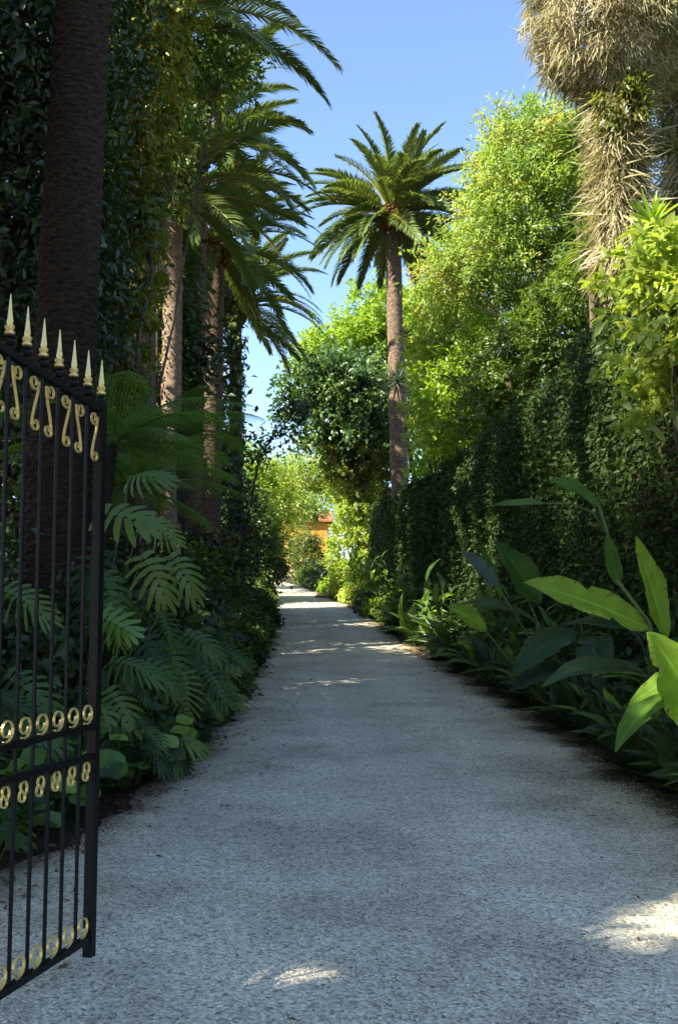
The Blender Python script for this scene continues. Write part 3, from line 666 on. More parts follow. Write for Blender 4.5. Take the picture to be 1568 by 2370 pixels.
# --- skirted fan palms, upper right
def skirt_palm(label, base, top, prof, n, col_prof, ncol, seed):
    """prof: (z, radius) of the hanging thatch; col_prof the narrow fibrous sleeve below."""
    root = thing('skirted_palm', base, label, 'palm tree', 'fan palms with dead frond skirts'); base, top = Vector(base), Vector(top)
    mb = MB(); mb.tube([base.lerp(top, t) for t in np.linspace(0, 1, 8)], [.34, .3, .28, .27, .26, .25, .24, .22], 12)
    link('trunk', mb.mesh('trunk', M['trunk_pale'], True), root)
    for nm, pr, k, ln, wd in (('skirt', prof, n, .36, .024), ('fibre_sleeve', col_prof, ncol, .8, .035)):
        zz = np.array([q[0] for q in pr]); rr = np.array([q[1] for q in pr])
        z = rng.uniform(zz.min(), zz.max(), k); a = rng.uniform(0, 2 * np.pi, k)
        cl = .5 + .5 * np.sin(a * 6 + z * 3.1) * np.sin(a * 4 - z * 4.7)
        o = np.argsort(zz); rad = np.interp(z, zz[o], rr[o]) * (.55 + .45 * rng.uniform(0, 1, k) ** .5) * (.76 + .36 * cl)
        t = (z - base.z) / (top.z - base.z)
        cx = base.x + (top.x - base.x) * t; cy = base.y + (top.y - base.y) * t
        od = np.stack([np.cos(a), np.sin(a), np.zeros(k)], 1)
        p = np.stack([cx, cy, z], 1) + od * rad[:, None]
        D = od * rng.uniform(-.1, .9, k)[:, None] + np.array([0, 0, -.85]) + rng.normal(size=(k, 3)) * .45
        N = norm(od + rng.normal(size=(k, 3)) * .5)
        L = ln * rng.uniform(.5, 1.3, k); V, F = cloud(p, D, N, L, wd * rng.uniform(.5, 1.4, k), STRIP)
        link(nm, np_mesh(nm, V, F, M['straw']), root)
    # living fan leaves on top
    k = 2600; a = rng.uniform(0, 2 * np.pi, k); e = rng.uniform(-.3, 1.2, k)
    hub = rng.integers(0, 26, k); ha = hub * 2.39996; he = (hub / 26) * 1.5 - .3
    hc = np.stack([np.cos(ha) * np.cos(he), np.sin(ha) * np.cos(he), np.sin(he)], 1) * 1.3 + np.array(top)
    hd = norm(hc - np.array(top)); sidev = norm(np.cross(hd, np.array([0, 0, 1.])))
    f = rng.uniform(-1.3, 1.3, k)
    D = hd * np.cos(f)[:, None] + sidev * np.sin(f)[:, None] - np.array([0, 0, .25])
    V, F = cloud(hc, D, norm(np.cross(sidev, hd) + rng.normal(size=(k, 3)) * .1), rng.uniform(.7, 1.0, k), .045, STRIP)
    link('crown', np_mesh('crown', V, F, M['palm']), root)
    mb = MB()
    for h in range(26):
        q = h * 2.39996; ee = (h / 26) * 1.5 - .3
        mb.tube([top, top + Vector((math.cos(q) * math.cos(ee), math.sin(q) * math.cos(ee), math.sin(ee))) * 1.3], [.03, .015], 4)
    link('leaf_stalks', mb.mesh('leaf_stalks', M['rachis']), root)
    return root
zz = lambda v, Y: P(784, v, Y).z
s1 = skirt_palm('fan palm with bulging straw skirt of dead fronds, upper right', G(1440, 0, 20), P(1425, -480, 20),
           [(zz(-420, 20), .8), (zz(-250, 20), 1.5), (zz(-80, 20), 1.9), (zz(40, 20), 1.95), (zz(120, 20), 1.75), (zz(175, 20), 1.2), (zz(215, 20), .5)], 42000,
           [(zz(220, 20), .44), (zz(330, 20), .40), (zz(470, 20), .36), (zz(620, 20), .30)], 5000, 1)
s2 = skirt_palm('fan palm with shaggy fibrous trunk at the right edge, behind the straw skirt', G(1570, 0, 22), P(1585, -600, 22),
           [(zz(-560, 22), .8), (zz(-300, 22), 1.5), (zz(0, 22), 1.8), (zz(120, 22), 1.5), (zz(190, 22), 1.0), (zz(240, 22), .5)], 28000,
           [(zz(250, 22), .45), (zz(420, 22), .34), (zz(700, 22), .27)], 2600, 2)
# climbing green foliage under the skirt
foliage('climber', [ac(1450, 250, 19.4, (.55, .5, .5), 1500), ac(1500, 330, 20.5, (.5, .5, .4), 1200)], .16, M['olive'], s1, droop=.8, aspect=.35)

# --- sword-leaved yuccas
def rosette(c, n, L, wdt, mat, emin=-.6, emax=1.35, name='leaf_rosette'):
    c = np.array(c); a = rng.uniform(0, 2 * np.pi, n); e = rng.uniform(emin, emax, n)
    D = np.stack([np.cos(a) * np.cos(e), np.sin(a) * np.cos(e), np.sin(e)], 1)
    S = np.stack([-np.sin(a), np.cos(a), np.zeros(n)], 1); N = norm(np.cross(D, S))
    ln = L * rng.uniform(.7, 1.15, n)
    mb_v, mb_f = [], []
    T = [(0, .5), (.35, 1.0), (.7, .7), (1, .03)]
    V = np.zeros((n, 8, 3))
    for i, (t, w_) in enumerate(T):
        q = c + D * (ln * t)[:, None] - np.array([0, 0, 1]) * (ln * .28 * t * t * np.cos(e))[:, None]
        V[:, i * 2] = q + S * (wdt * w_ * .5); V[:, i * 2 + 1] = q - S * (wdt * w_ * .5)
    F = np.array([(0, 1, 3), (0, 3, 2), (2, 3, 5), (2, 5, 4), (4, 5, 7), (4, 7, 6)])
    F = (F[None] + (np.arange(n) * 8)[:, None, None]).reshape(-1, 3)
    return np_mesh(name, V.reshape(-1, 3), F, mat)

def yucca(label, base, heads, L, mat='mid', w_=.07, n=90):
    root = thing('yucca', base, label, 'yucca', 'sword-leaved yuccas behind the hedge'); b = Vector(base); mb = MB()
    for h in heads:
        mb.tube(limb_path(b, h, .12, 5), [.12, .11, .1, .09, .08, .07], 7)
    link('trunk', mb.mesh('trunk', M['bark'], True), root)
    for h in heads: link('leaf_rosette', rosette(h, n, L, w_, M[mat]), root)
    return root
yucca('yucca with bright sword leaves between the two shaggy palm trunks', G(1520, 0, 17.5), [P(1510, 520, 17.5), P(1550, 640, 17.2)], .75, 'lime')
yucca('yucca with drooping dark green swords left of the shaggy trunk', G(1400, 0, 20.8), [P(1365, 570, 20.8), P(1395, 500, 20.9)], .9, 'mid')
yucca('pale green yucca head high up against the left of the shaggy trunk', G(1345, 0, 26.8), [P(1338, 318, 26.8), P(1352, 395, 26.8)], 1.05, 'mid', .1)
yucca('small blue-grey yucca leaning in front of the centre palm trunk', G(1015, 0, 37.5), [P(918, 885, 37.5)], .9, 'blue', .08, 90)
yucca('leaning yucca with grey leaves above the hedge top', G(1250, 0, 27), [P(1165, 800, 27), P(1235, 815, 27)], .95, 'blue', .06, 130)

# ------------------------------------------------------------------ far end of the path
tree('ivy_pillar', 'sunlit yellow-green ivy pillar at the far end of the hedge', G(840, 0, 47.5),
     [ac(842, 1330, 47.2, (.45, .5, 1.0), 1500), ac(832, 1255, 47.2, (.5, .5, 1.0), 1800), ac(812, 1180, 47.4, (.6, .6, 1.0), 2000), ac(795, 1105, 47.5, (.8, .7, 1.0), 2200), ac(860, 1230, 46.8, (.3, .4, 1.2), 1300), ac(845, 1150, 47, (.45, .5, 1.0), 1300), ac(785, 1250, 49, (.6, .6, 1.4), 1600), ac(790, 1340, 49, (.7, .6, .7), 1200)],
     .17, 'yellow', 'shrub', trunk_r=.1, per=40, twig=.5)
tree('olive_thicket', 'olive brown thicket at the foot of the centre palm', G(850, 0, 48),
     [ac(860, 1160, 48.2, (.9, .9, 1.6), 2600), ac(840, 1030, 48, (1.4, 1.3, 1.2), 3500), ac(880, 1080, 47.5, (1.0, 1.2, 1.0), 2500), ac(790, 1040, 46.8, (1.1, 1.0, .8), 2600), ac(830, 1070, 46.6, (1.1, .9, .9), 2600), ac(870, 970, 48, (1, 1, 1), 2000)],
     .2, 'olive', 'shrub', trunk_r=.12, per=40, twig=.8)
for i, (u, v, Y, rx, rz_, n, mt, lb) in enumerate([
    (562, 1180, 44, 1.3, 1.3, 3600, 'mid', 'green shrub nearest on the sunlit left bank at the path bend'),
    (630, 1120, 56, 1.6, 1.3, 3600, 'yellow', 'yellow sunlit shrub beyond the ivy wrapped palm trunk'),
    (690, 1105, 90, 3.0, 2.0, 5000, 'acacia', 'reddish sunlit shrub above the orange house wall'),
    (575, 1090, 50, 1.3, 1.2, 2600, 'lime', 'lime shrub glowing right behind the ivy wrapped palm trunk'),
    (592, 1205, 54, 1.3, 1.6, 3600, 'mid', 'dense green shrub left of the orange house wall'),
    (578, 1265, 46, 1.3, 1.1, 3000, 'dark', 'dark low shrub at the left edge of the path bend'),
    (770, 1090, 90, 3.0, 2.6, 5000, 'lime', 'pale lime shrub above and right of the orange wall'),
    (738, 1318, 60, .9, .45, 2200, 'dark', 'dark low shrub closing the far end of the path below the orange wall'),
    (708, 1262, 70, 1.0, .9, 2800, 'olive', 'olive shrub overlapping the left part of the orange wall'),
    (705, 1165, 74, 1.2, .7, 2400, 'acacia', 'reddish shrub in front of the eaves of the orange house'),
    (520, 1200, 38, 1.6, 1.6, 3600, 'dark', 'dark shrub under the left row of palms'),
    (806, 1325, 45.5, .62, .5, 1800, 'yellow', 'low yellow shrub at the right edge of the path bend')]):
    p = P(u, v, Y); b = Vector((p.x, Y, gz(Y)))
    lum = [(p, (rx, rx, rz_), n), (p + Vector((-.4 * rx, .4, -1.0 * rz_)), (rx, rx, rz_), n // 2), (p + Vector((.5 * rx, -.3, -.9 * rz_)), (rx * .8, rx * .8, rz_ * .8), n // 2)]
    lum = lum if Y < 80 else lum[:1]
    if p.z - rz_ * 2.4 > b.z: lum.append((Vector((p.x, Y, (b.z + p.z) / 2 - .4)), (rx * 1.1, rx * 1.1, (p.z - b.z) / 2), n // 2))
    shrub('shrub', lb, b, lum, .3 if Y > 80 else (.2 if Y > 42 else .16), mt, zmin=b.z + .02, per=40, group='shrubs at the bend of the path')

sap = thing('sapling', G(505, 0, 31), 'thin dark leaning sapling against the pale sky left of centre', 'tree')
mb = MB(); q0 = G(505, 0, 31); q1 = P(600, 1060, 31); q2 = P(690, 930, 31)
mb.tube([q0, q0.lerp(q1, .5) + Vector((.1, 0, 0)), q1, q1.lerp(q2, .5) + Vector((-.05, 0, .05)), q2], [.045, .04, .03, .022, .01], 6)
for k in range(9):
    t = k / 9; s = q1.lerp(q2, t); e = s + Vector((rng.normal() * .5, rng.normal() * .3, .25 + rng.uniform(0, .6))); mb.tube([s, s.lerp(e, .5) + Vector((.03, 0, .04)), e], [.018, .012, .005], 4)
link('trunk', mb.mesh('trunk', M['twig'], True), sap)
foliage('crown', [(q1.lerp(q2, t), (.55, .5, .4), 130) for t in (.1, .35, .6, .85, 1.0)], .17, M['dark'], sap, per=12, sig=.25)

# --- orange house
def house():
    Y = 80; g0 = gz(Y); root = thing('house', (-6, Y + 3, g0), 'orange rendered house glimpsed at the end of the path', 'house')
    x0, x1, h = P(575, 1395, Y).x, P(757, 1395, Y).x, 4.7
    mb = MB(); mb.box(((x0 + x1) / 2, Y + 3, g0 + h / 2 - .1), ((x1 - x0) / 2, 3, h / 2 + .1)); link('wall', mb.mesh('wall', M['terracotta']), root)
    mb = MB(); z = g0 + h + .003; a, b = x0 - .4, x1 + .4; y0, y1 = Y - .4, Y + 6.4; yc = Y + 3
    mb.add([(a, y0, z), (b, y0, z), (b, y1, z), (a, y1, z), (a, yc, z + 1.0), (b, yc, z + 1.0), (a, y0, z + .14), (b, y0, z + .14), (b, y1, z + .14), (a, y1, z + .14), (a, yc, z + 1.14), (b, yc, z + 1.14)],
           [(0, 1, 5, 4), (2, 3, 4, 5), (6, 10, 11, 7), (8, 11, 10, 9), (0, 6, 7, 1), (2, 8, 9, 3), (0, 4, 10, 6), (3, 9, 10, 4), (1, 7, 11, 5), (2, 5, 11, 8)])
    rf = link('roof', mb.mesh('roof', M['rooftile']), root)
    mb = MB(); mb.box(((x0 + x1) / 2, Y - .02, g0 + .35), ((x1 - x0) / 2 + .02, .06, .45)); link('plinth', mb.mesh('plinth', M['plaster']), root)
    for k, xx in enumerate((x0 + 1.2, x0 + 3.6)):
        mb = MB(); mb.box((xx, Y - .03, g0 + 2.6), (.5, .05, .8)); wn = link('window', mb.mesh('window', M['plaster']), root)
        mb = MB()
        for s in (-1, 1):
            for j in range(9): mb.box((xx + s * .22, Y - .11, g0 + 1.95 + j * .16), (.2, .02, .06))
        link('shutter', mb.mesh('shutter', M['shutter']), wn)
house()

# ------------------------------------------------------------------ large-leaved plants
def leaf_grid(spine, nrm, width, fold=.25, wave=.04, nseg=12, nac=6, shape=.85, tipsharp=1.0, seed=0):
    """Broad leaf surface about a spine; returns MB with UV (along, across)."""
    r = np.random.default_rng(seed); n = len(spine) - 1; vs, uv, fs = [], [], []
    ph = r.uniform(0, 6, 2); notch = [(r.uniform(.25, .85), r.uniform(.15, .55) * (r.uniform() < .6)) for _ in range(2)]
    for i, p in enumerate(spine):
        t = i / n; T = (spine[min(i + 1, n)] - spine[max(i - 1, 0)]).normalized()
        S = T.cross(nrm).normalized(); Nn = S.cross(T).normalized()
        w_ = width * .5 * (math.sin(math.pi * min(1, t ** shape * .985 + .012)) ** .8)
        for j in range(nac + 1):
            a = 2 * j / nac - 1; nt_, nd_ = notch[int(a > 0)]
            a *= 1 - nd_ * max(0, 1 - abs(t - nt_) / (1.1 / n)) * abs(a) + .05 * math.sin(t * 31 + ph[int(a > 0)] * 3) * abs(a)
            off = abs(a) * w_ * fold * 2 * (1 - .35 * abs(a)) + wave * width * math.sin(t * 11 + ph[int(a > 0)]) * abs(a) ** 2
            vs.append(p + S * a * w_ + Nn * off); uv.append((t, j / nac))
    k = nac + 1
    for i in range(n):
        for j in range(nac): fs.append((i * k + j, i * k + j + 1, (i + 1) * k + j + 1, (i + 1) * k + j))
    return vs, fs, uv

def bez(a, c, b, n=18):
    a, c, b = Vector(a), Vector(c), Vector(b)
    return [a * (1 - t) ** 2 + c * 2 * t * (1 - t) + b * t * t for t in np.linspace(0, 1, n + 1)]

def broad_leaf(parent, base, tip, width, mat, bend=.12, face=(0, -.6, .8), seed=0, fold=.18, name='leaf'):
    base, tip = Vector(base), Vector(tip); L = (tip - base).length
    mid = base.lerp(tip, .5) + Vector((0, 0, bend * L * 2)) 
    vs, fs, uv = leaf_grid(bez(base, mid, tip), Vector(face).normalized(), width, fold, seed=seed)
    mb = MB(); mb.add(vs, fs, 0, uv)
    return link(name, mb.mesh(name, M[mat], True), parent)

def stem(parent, pts, r=.012, name='stem'):
    mb = MB(); mb.tube(pts, [r * (1.2 - .5 * i / (len(pts) - 1)) for i in range(len(pts))], 6)
    return link(name, mb.mesh(name, M['stem'], True), parent)

def px(w_, Y): return w_ / FPX * Y

# explicit ginger plants at the right, nearest ones first
g1b = Vector((2.98, 8.35, .02)); g1 = thing('ginger_plant', g1b, 'nearest ginger plant with big glowing lime leaves at the right edge', 'plant', 'ginger plants beside the path')
Y = 4.9
stem(g1, [g1b, P(1600, 1720, 8.23), P(1530, 1550, 8.15), P(1500, 1440, 8.06), P(1425, 1340, 8.15), P(1412, 1260, 8.23), P(1385, 1170, 8.23)], 0.0200)
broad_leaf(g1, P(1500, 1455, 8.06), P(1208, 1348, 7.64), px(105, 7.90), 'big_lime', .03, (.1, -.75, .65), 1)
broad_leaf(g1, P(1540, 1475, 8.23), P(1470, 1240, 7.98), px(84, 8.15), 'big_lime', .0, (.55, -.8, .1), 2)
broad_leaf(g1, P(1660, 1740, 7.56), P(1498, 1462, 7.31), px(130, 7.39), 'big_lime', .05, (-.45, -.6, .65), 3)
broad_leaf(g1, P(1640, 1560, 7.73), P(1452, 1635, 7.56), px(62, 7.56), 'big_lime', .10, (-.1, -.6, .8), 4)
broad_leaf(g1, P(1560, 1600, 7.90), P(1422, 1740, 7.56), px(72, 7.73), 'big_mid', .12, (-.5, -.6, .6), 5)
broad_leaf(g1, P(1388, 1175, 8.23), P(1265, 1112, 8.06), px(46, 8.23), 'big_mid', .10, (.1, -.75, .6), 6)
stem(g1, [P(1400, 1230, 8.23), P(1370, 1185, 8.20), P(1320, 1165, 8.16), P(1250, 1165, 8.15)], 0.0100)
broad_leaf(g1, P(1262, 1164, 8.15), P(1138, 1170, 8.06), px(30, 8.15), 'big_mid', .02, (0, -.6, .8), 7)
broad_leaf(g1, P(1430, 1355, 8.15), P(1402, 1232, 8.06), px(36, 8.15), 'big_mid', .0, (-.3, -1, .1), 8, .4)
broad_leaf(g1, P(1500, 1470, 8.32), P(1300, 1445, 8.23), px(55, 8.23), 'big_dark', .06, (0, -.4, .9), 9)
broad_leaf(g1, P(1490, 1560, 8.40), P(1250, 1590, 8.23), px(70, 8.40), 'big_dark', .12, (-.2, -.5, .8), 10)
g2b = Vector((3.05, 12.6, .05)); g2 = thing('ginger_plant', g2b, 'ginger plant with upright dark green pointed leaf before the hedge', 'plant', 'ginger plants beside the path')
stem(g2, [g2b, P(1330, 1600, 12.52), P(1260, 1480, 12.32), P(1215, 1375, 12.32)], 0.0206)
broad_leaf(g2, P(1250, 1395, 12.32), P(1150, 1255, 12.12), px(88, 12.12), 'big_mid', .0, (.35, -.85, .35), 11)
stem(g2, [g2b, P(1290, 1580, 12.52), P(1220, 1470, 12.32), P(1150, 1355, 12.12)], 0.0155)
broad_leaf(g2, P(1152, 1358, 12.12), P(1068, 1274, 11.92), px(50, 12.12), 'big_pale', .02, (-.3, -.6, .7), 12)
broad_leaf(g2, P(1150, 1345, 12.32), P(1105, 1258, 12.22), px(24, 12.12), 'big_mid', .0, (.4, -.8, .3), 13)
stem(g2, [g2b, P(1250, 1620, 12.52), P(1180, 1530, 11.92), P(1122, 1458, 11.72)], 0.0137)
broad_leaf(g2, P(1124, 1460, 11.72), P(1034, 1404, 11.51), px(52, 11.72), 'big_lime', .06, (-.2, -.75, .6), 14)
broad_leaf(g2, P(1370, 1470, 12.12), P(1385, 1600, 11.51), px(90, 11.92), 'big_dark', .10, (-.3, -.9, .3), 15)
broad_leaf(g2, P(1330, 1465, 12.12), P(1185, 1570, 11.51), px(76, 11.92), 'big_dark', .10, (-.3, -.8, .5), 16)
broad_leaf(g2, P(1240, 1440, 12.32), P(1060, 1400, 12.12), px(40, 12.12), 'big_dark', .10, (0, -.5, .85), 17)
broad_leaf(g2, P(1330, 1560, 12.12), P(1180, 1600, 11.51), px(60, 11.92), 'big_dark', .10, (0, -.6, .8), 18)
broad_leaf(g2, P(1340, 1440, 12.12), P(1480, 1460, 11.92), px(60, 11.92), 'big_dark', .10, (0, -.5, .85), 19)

def place_leaf(parent, me, base, d, nrm, s, name='leaf'):
    d = Vector(d).normalized(); nrm = Vector(nrm); sd = nrm.cross(d).normalized(); nn = d.cross(sd)
    m = Matrix(((d.x, sd.x, nn.x, base[0]), (d.y, sd.y, nn.y, base[1]), (d.z, sd.z, nn.z, base[2]), (0, 0, 0, 1))) @ Matrix.Diagonal((s, s, s, 1))
    return link(name, me, parent, m)

def template_leaf(name, mat, wid, arch, seed):
    sp = [Vector((t, 0, arch * (t - t * t * 1.6))) for t in np.linspace(0, 1, 11)]
    vs, fs, uv = leaf_grid(sp, Vector((0, 0, 1)), wid, .2, seed=seed, nac=4); mb = MB(); mb.add(vs, fs, 0, uv)
    return mb.mesh(name, M[mat], True)
GL = [template_leaf('ginger_leaf_%d' % i, m_, w_, a_, i) for i, (m_, w_, a_) in enumerate([('big_dark', .24, .35), ('big_dark', .3, .5), ('big_mid', .24, .3), ('big_mid', .2, .5), ('big_lime', .26, .35)])]

def ginger(label, base, h, n, L, seed, bright=.15):
    r = np.random.default_rng(seed); b = Vector(base)
    root = thing('ginger_plant', b, label, 'plant', 'ginger plants beside the path')
    ns = max(2, n // 5)
    for k in range(ns):
        a = r.uniform(0, 6.28); lean = Vector((math.cos(a), math.sin(a) * .7, 0)) * r.uniform(.1, .35) + Vector((-.12, -.08, 0))
        hh = h * r.uniform(.6, 1.05); top = b + lean * hh + Vector((0, 0, hh))
        b2 = b + Vector((r.normal() * .12, r.normal() * .12, 0))
        pth = bez(b2, b2.lerp(top, .5) + Vector((0, 0, .1)), top, 5); stem(root, pth, .011)
        m_ = n // ns
        for j in range(m_):
            t = .35 + .65 * (j + 1) / m_; p = b2.lerp(top, t)
            aa = a + j * 2.6 + r.normal() * .4; e = r.uniform(.1, 1.0) if j < m_ - 1 else 1.1
            d = Vector((math.cos(aa) * math.cos(e), math.sin(aa) * math.cos(e), math.sin(e)))
            q = r.uniform(); i = 4 if q < bright * .4 else (2 + int(r.integers(0, 2)) if q < bright * 2.4 else int(r.integers(0, 2)))
            place_leaf(root, GL[i], p, d, Vector((r.normal() * .3, -.25, 1)), L * r.uniform(.75, 1.15))
    return root
ords = ['first', 'second', 'third', 'fourth', 'fifth', 'sixth', 'seventh', 'eighth', 'ninth', 'tenth', 'eleventh', 'twelfth', 'thirteenth', 'fourteenth', 'fifteenth', 'sixteenth', 'seventeenth', 'eighteenth', 'nineteenth', 'twentieth']
gy = [7.4, 9.0, 10.6, 14.2, 16, 18, 20.5, 23.5, 27, 30.5, 34, 37, 40, 42.5, 44.5]
for i, y in enumerate(gy):
    x = float(smooth_edge(PR, y)) + (.48 if i % 2 else .62)
    ginger('leafy green ginger clump below the hedge, %s beyond the dark pointed leaf' % ords[i], (x, y, gz(y) + .05), (.8, 1.05, .85, 1.1)[i % 4] * (1 + .022 * y), 30 if y < 15 else 30, .46 * (1 + .014 * y), 40 + i, .2 + .03 * i)

# --- strap-leaved tufts along the right verge
def tuft(label, base, n, L, wdt, mat, emin, emax, group, name='strap_leaf_tuft'):
    root = thing(name, base, label, 'plant', group)
    o = link('blades', rosette(Vector(base), n, L, wdt, M[mat], emin, emax, 'blades'), root); o['kind'] = 'stuff'
    return root
ty = [4.3, 4.9, 5.5, 6.1, 6.7, 7.3, 8.0, 8.7, 9.5, 10.4, 11.4, 12.5, 13.8, 15.2, 16.8, 18.6, 20.8, 23.5, 27, 31]
for i, y in enumerate(ty):
    x = float(smooth_edge(PR, y)) + .12 + .1 * math.sin(i * 2.2)
    if y < 6.5: x -= .25
    tuft('dark strap-leaved tuft edging the right of the gravel, %s from the foreground' % ords[i], (x, y, gz(y) + .02), 260, .62 + .02 * (y - 5) * (y < 20), .016 + .0012 * y, 'strap', .05, 1.3, 'strap-leaved tufts along the right verge')
ay = [4.6, 5.3, 5.9, 6.6, 7.2, 7.9, 8.6, 9.4, 10.3, 11.3, 12.4, 13.6, 15, 16.6, 18.5, 20.5, 22.5, 25, 28, 31.5]
for i, y in enumerate(ay):
    r = np.random.default_rng(300 + i); x = float(smooth_edge(PR, y)) + (.34 if i % 2 else .2); b = Vector((x, y, gz(y) + .03))
    root = thing('aspidistra_plant', b, 'clump of broad dark ground leaves along the right verge, %s from the foreground' % ords[i], 'plant', 'broad-leaved clumps along the right verge')
    for k in range(26):
        a = r.uniform(0, 6.28); e = r.uniform(.35, 1.4); rr = r.uniform(0, .26)
        d = Vector((math.cos(a) * math.cos(e) - .1, math.sin(a) * math.cos(e) - .1, math.sin(e)))
        p = b + Vector((math.cos(a) * rr, math.sin(a) * rr * 1.4, .02 + .16 * r.uniform()))
        q = r.uniform(); place_leaf(root, GL[4 if q < .04 else (2 if q < .1 + .012 * y else (3 if q < .2 + .024 * y else k % 2))], p, d, Vector((r.normal() * .4, -.3, 1)), (.38 + .022 * y) * r.uniform(.7, 1.25))
for i, y in enumerate([5.2, 6.4, 7.8, 9.2, 11, 13.2, 16, 19.5, 25, 36]):
    x = float(smooth_edge(PR, y)) + .75
    b = Vector((x, y, gz(y)))
    shrub('understorey_shrub', 'low dark understorey shrub against the hedge foot, %s from the foreground' % ords[i], b,
          [(b + Vector((0, 0, .45)), (.5, .8, .45), 1500), (b + Vector((.15, .6, .4)), (.45, .7, .4), 900)], .09 + .004 * y, 'hedge', zmin=gz(y) + .02, group='understorey shrubs right', stems=4)

# ------------------------------------------------------------------ left bank: split-leaved climbers, ferns, ground cover
def split_leaf(name, mat, nl=7, gap=.25, wide=.5, droop=.35, web=.28, seed=0):
    """Leaf with finger lobes cut to near the midrib; petiole end at origin, tip along +x."""
    r = np.random.default_rng(seed); mb = MB()
    ts = np.linspace(0, .92, nl)
    def zf(x, y): return -droop * (y * y * 1.4 + max(0, x - .3) ** 2 * .8) + .05 * x
    for s in (-1, 1):
        for i, t in enumerate(ts):
            ang = R(118 - 92 * (i / (nl - 1)) ** .9); ln = wide * (math.sin(math.pi * (.26 + .60 * i / (nl - 1))) ** .8) * r.uniform(.92, 1.06) + .06
            wi = .92 / (nl - 1) * .62
            d = np.array([math.cos(ang), s * math.sin(ang)]); q = np.array([-d[1], d[0]])
            rows = []
            for k, (f, ww) in enumerate([(0, 1.0), (web, 1.0), (web + .12, 1 - gap), (.72, 1 - gap * .9), (.92, .6 - gap * .4), (1.0, .12)]):
                c = np.array([t, 0]) + d * ln * f + np.array([.10, 0]) * f * f
                h = wi * ww * .5 * (1.25 + .25 * f)
                for e in (-1, 1):
                    p = c + q * h * e; rows.append((p[0], p[1], zf(p[0], p[1]) + .015 * abs(e) * (1 if e > 0 else -1)))
            mb.add(rows, [(2 * k, 2 * k + 1, 2 * k + 3, 2 * k + 2) for k in range(5)])
    return mb.mesh(name, M[mat])
SL = [split_leaf('monstera_leaf_0', 'monstera', 6, .14, .54, .4, .52, 1), split_leaf('monstera_leaf_1', 'monstera', 7, .24, .5, .75, .38, 2), split_leaf('monstera_leaf_2', 'monstera', 9, .5, .42, .5, .14, 3), split_leaf('monstera_leaf_3', 'monstera_lime', 6, .18, .54, .35, .42, 4), split_leaf('monstera_leaf_4', 'monstera', 8, .4, .38, .9, .2, 5), split_leaf('monstera_leaf_5', 'monstera', 5, .12, .5, .55, .6, 6)]

def split_plant(label, base, leaves, name='split_leaf_plant', group='split-leaved plants on the left bank'):
    """leaves: (attach point, direction, normal, size, template)"""
    b = Vector(base); root = thing(name, b, label, 'plant', group)
    for (p, d, nrm, s, i) in leaves:
        lf = place_leaf(root, SL[i], p, d, nrm, s * (.74 if s > .4 else .9))
        q = Vector(p); off = Vector(d).normalized() * -.12 * s
        pts = bez(b + Vector((rng.normal() * .08, rng.normal() * .08, 0)), (b + q) * .5 + Vector((0, 0, .15 + .2 * q.z * .3)), q, 5)
        stem(root, pts, .008, 'petiole')
    return root
def sp(u, v, Y, dx, dy, dz, s, i, nrm=(.1, -.75, .6)): return (P(u, v, Y), (dx, dy, dz), nrm, s, i)
split_plant('large split-leaf plant with silvery fan leaves just right of the gate post', (-2.35, 9.2, .1),
    [sp(240, 1190, 9, .85, -.3, -.15, .62, 0), sp(330, 1290, 9.4, .55, -.3, -.75, .6, 1), sp(395, 1290, 9.6, .6, -.3, -.7, .55, 1), sp(240, 1330, 9.2, .3, -.4, -.8, .55, 1), sp(255, 1400, 9, .3, -.3, -.85, .5, 2),
     sp(330, 1200, 9.8, .7, -.2, -.4, .55, 2), sp(300, 1110, 9.8, .6, -.3, .1, .5, 1), sp(230, 1280, 9.3, -.2, -.4, -.7, .5, 0)])
split_plant('split-leaf plant with one bright lime leaf beside the gate post', (-2.1, 8.7, .1),
    [sp(240, 1430, 8.6, .75, -.35, -.35, .42, 3, (.15, -.9, .3)), sp(260, 1530, 8.7, .9, -.2, -.2, .55, 2, (0, -.5, .85)), sp(340, 1540, 8.9, .8, -.2, -.45, .45, 1), sp(250, 1600, 8.6, .5, -.4, -.5, .4, 1), sp(320, 1470, 9.1, .5, -.3, -.6, .45, 0), sp(370, 1420, 9.3, .4, -.3, -.8, .45, 2)])
split_plant('split-leaf plant with pale feathered leaves hanging over the path edge', (-1.75, 10, .1),
    [sp(470, 1545, 9.9, .55, -.3, -.65, .55, 2, (.2, -.85, .45)), sp(425, 1560, 9.8, .15, -.4, -.85, .55, 2, (.1, -.95, .3)), sp(390, 1500, 10, .3, -.4, -.75, .5, 1), sp(430, 1470, 10.2, .7, -.3, -.3, .5, 1), sp(500, 1500, 10.3, .8, -.2, -.3, .45, 2), sp(380, 1560, 9.8, -.4, -.4, -.7, .45, 1)])
r2 = np.random.default_rng(77)
def random_split(label, c, R_, n, size, seed, tm=(0, 1, 2, 4, 4, 5), lime=.03, out=(.5, -.45, -.1), zlo=.15):
    r = np.random.default_rng(seed); b = Vector(c); lv = []
    for k in range(n):
        o = Vector(rdir(1)[0]); p = b + Vector((o.x * R_[0], o.y * R_[1], abs(o.z) * R_[2] + zlo))
        d = Vector((o.x * .7 + out[0], o.y * .7 + out[1], r.uniform(-.6, .25) + out[2])); nrm = Vector((r.normal() * .25 + .1, -.55 + r.normal() * .2, .7))
        lv.append((p, d, nrm, size * r.uniform(.5, 1.3), 3 if r.uniform() < lime else int(tm[int(r.integers(0, len(tm)))])))
    return split_plant(label, c, lv)
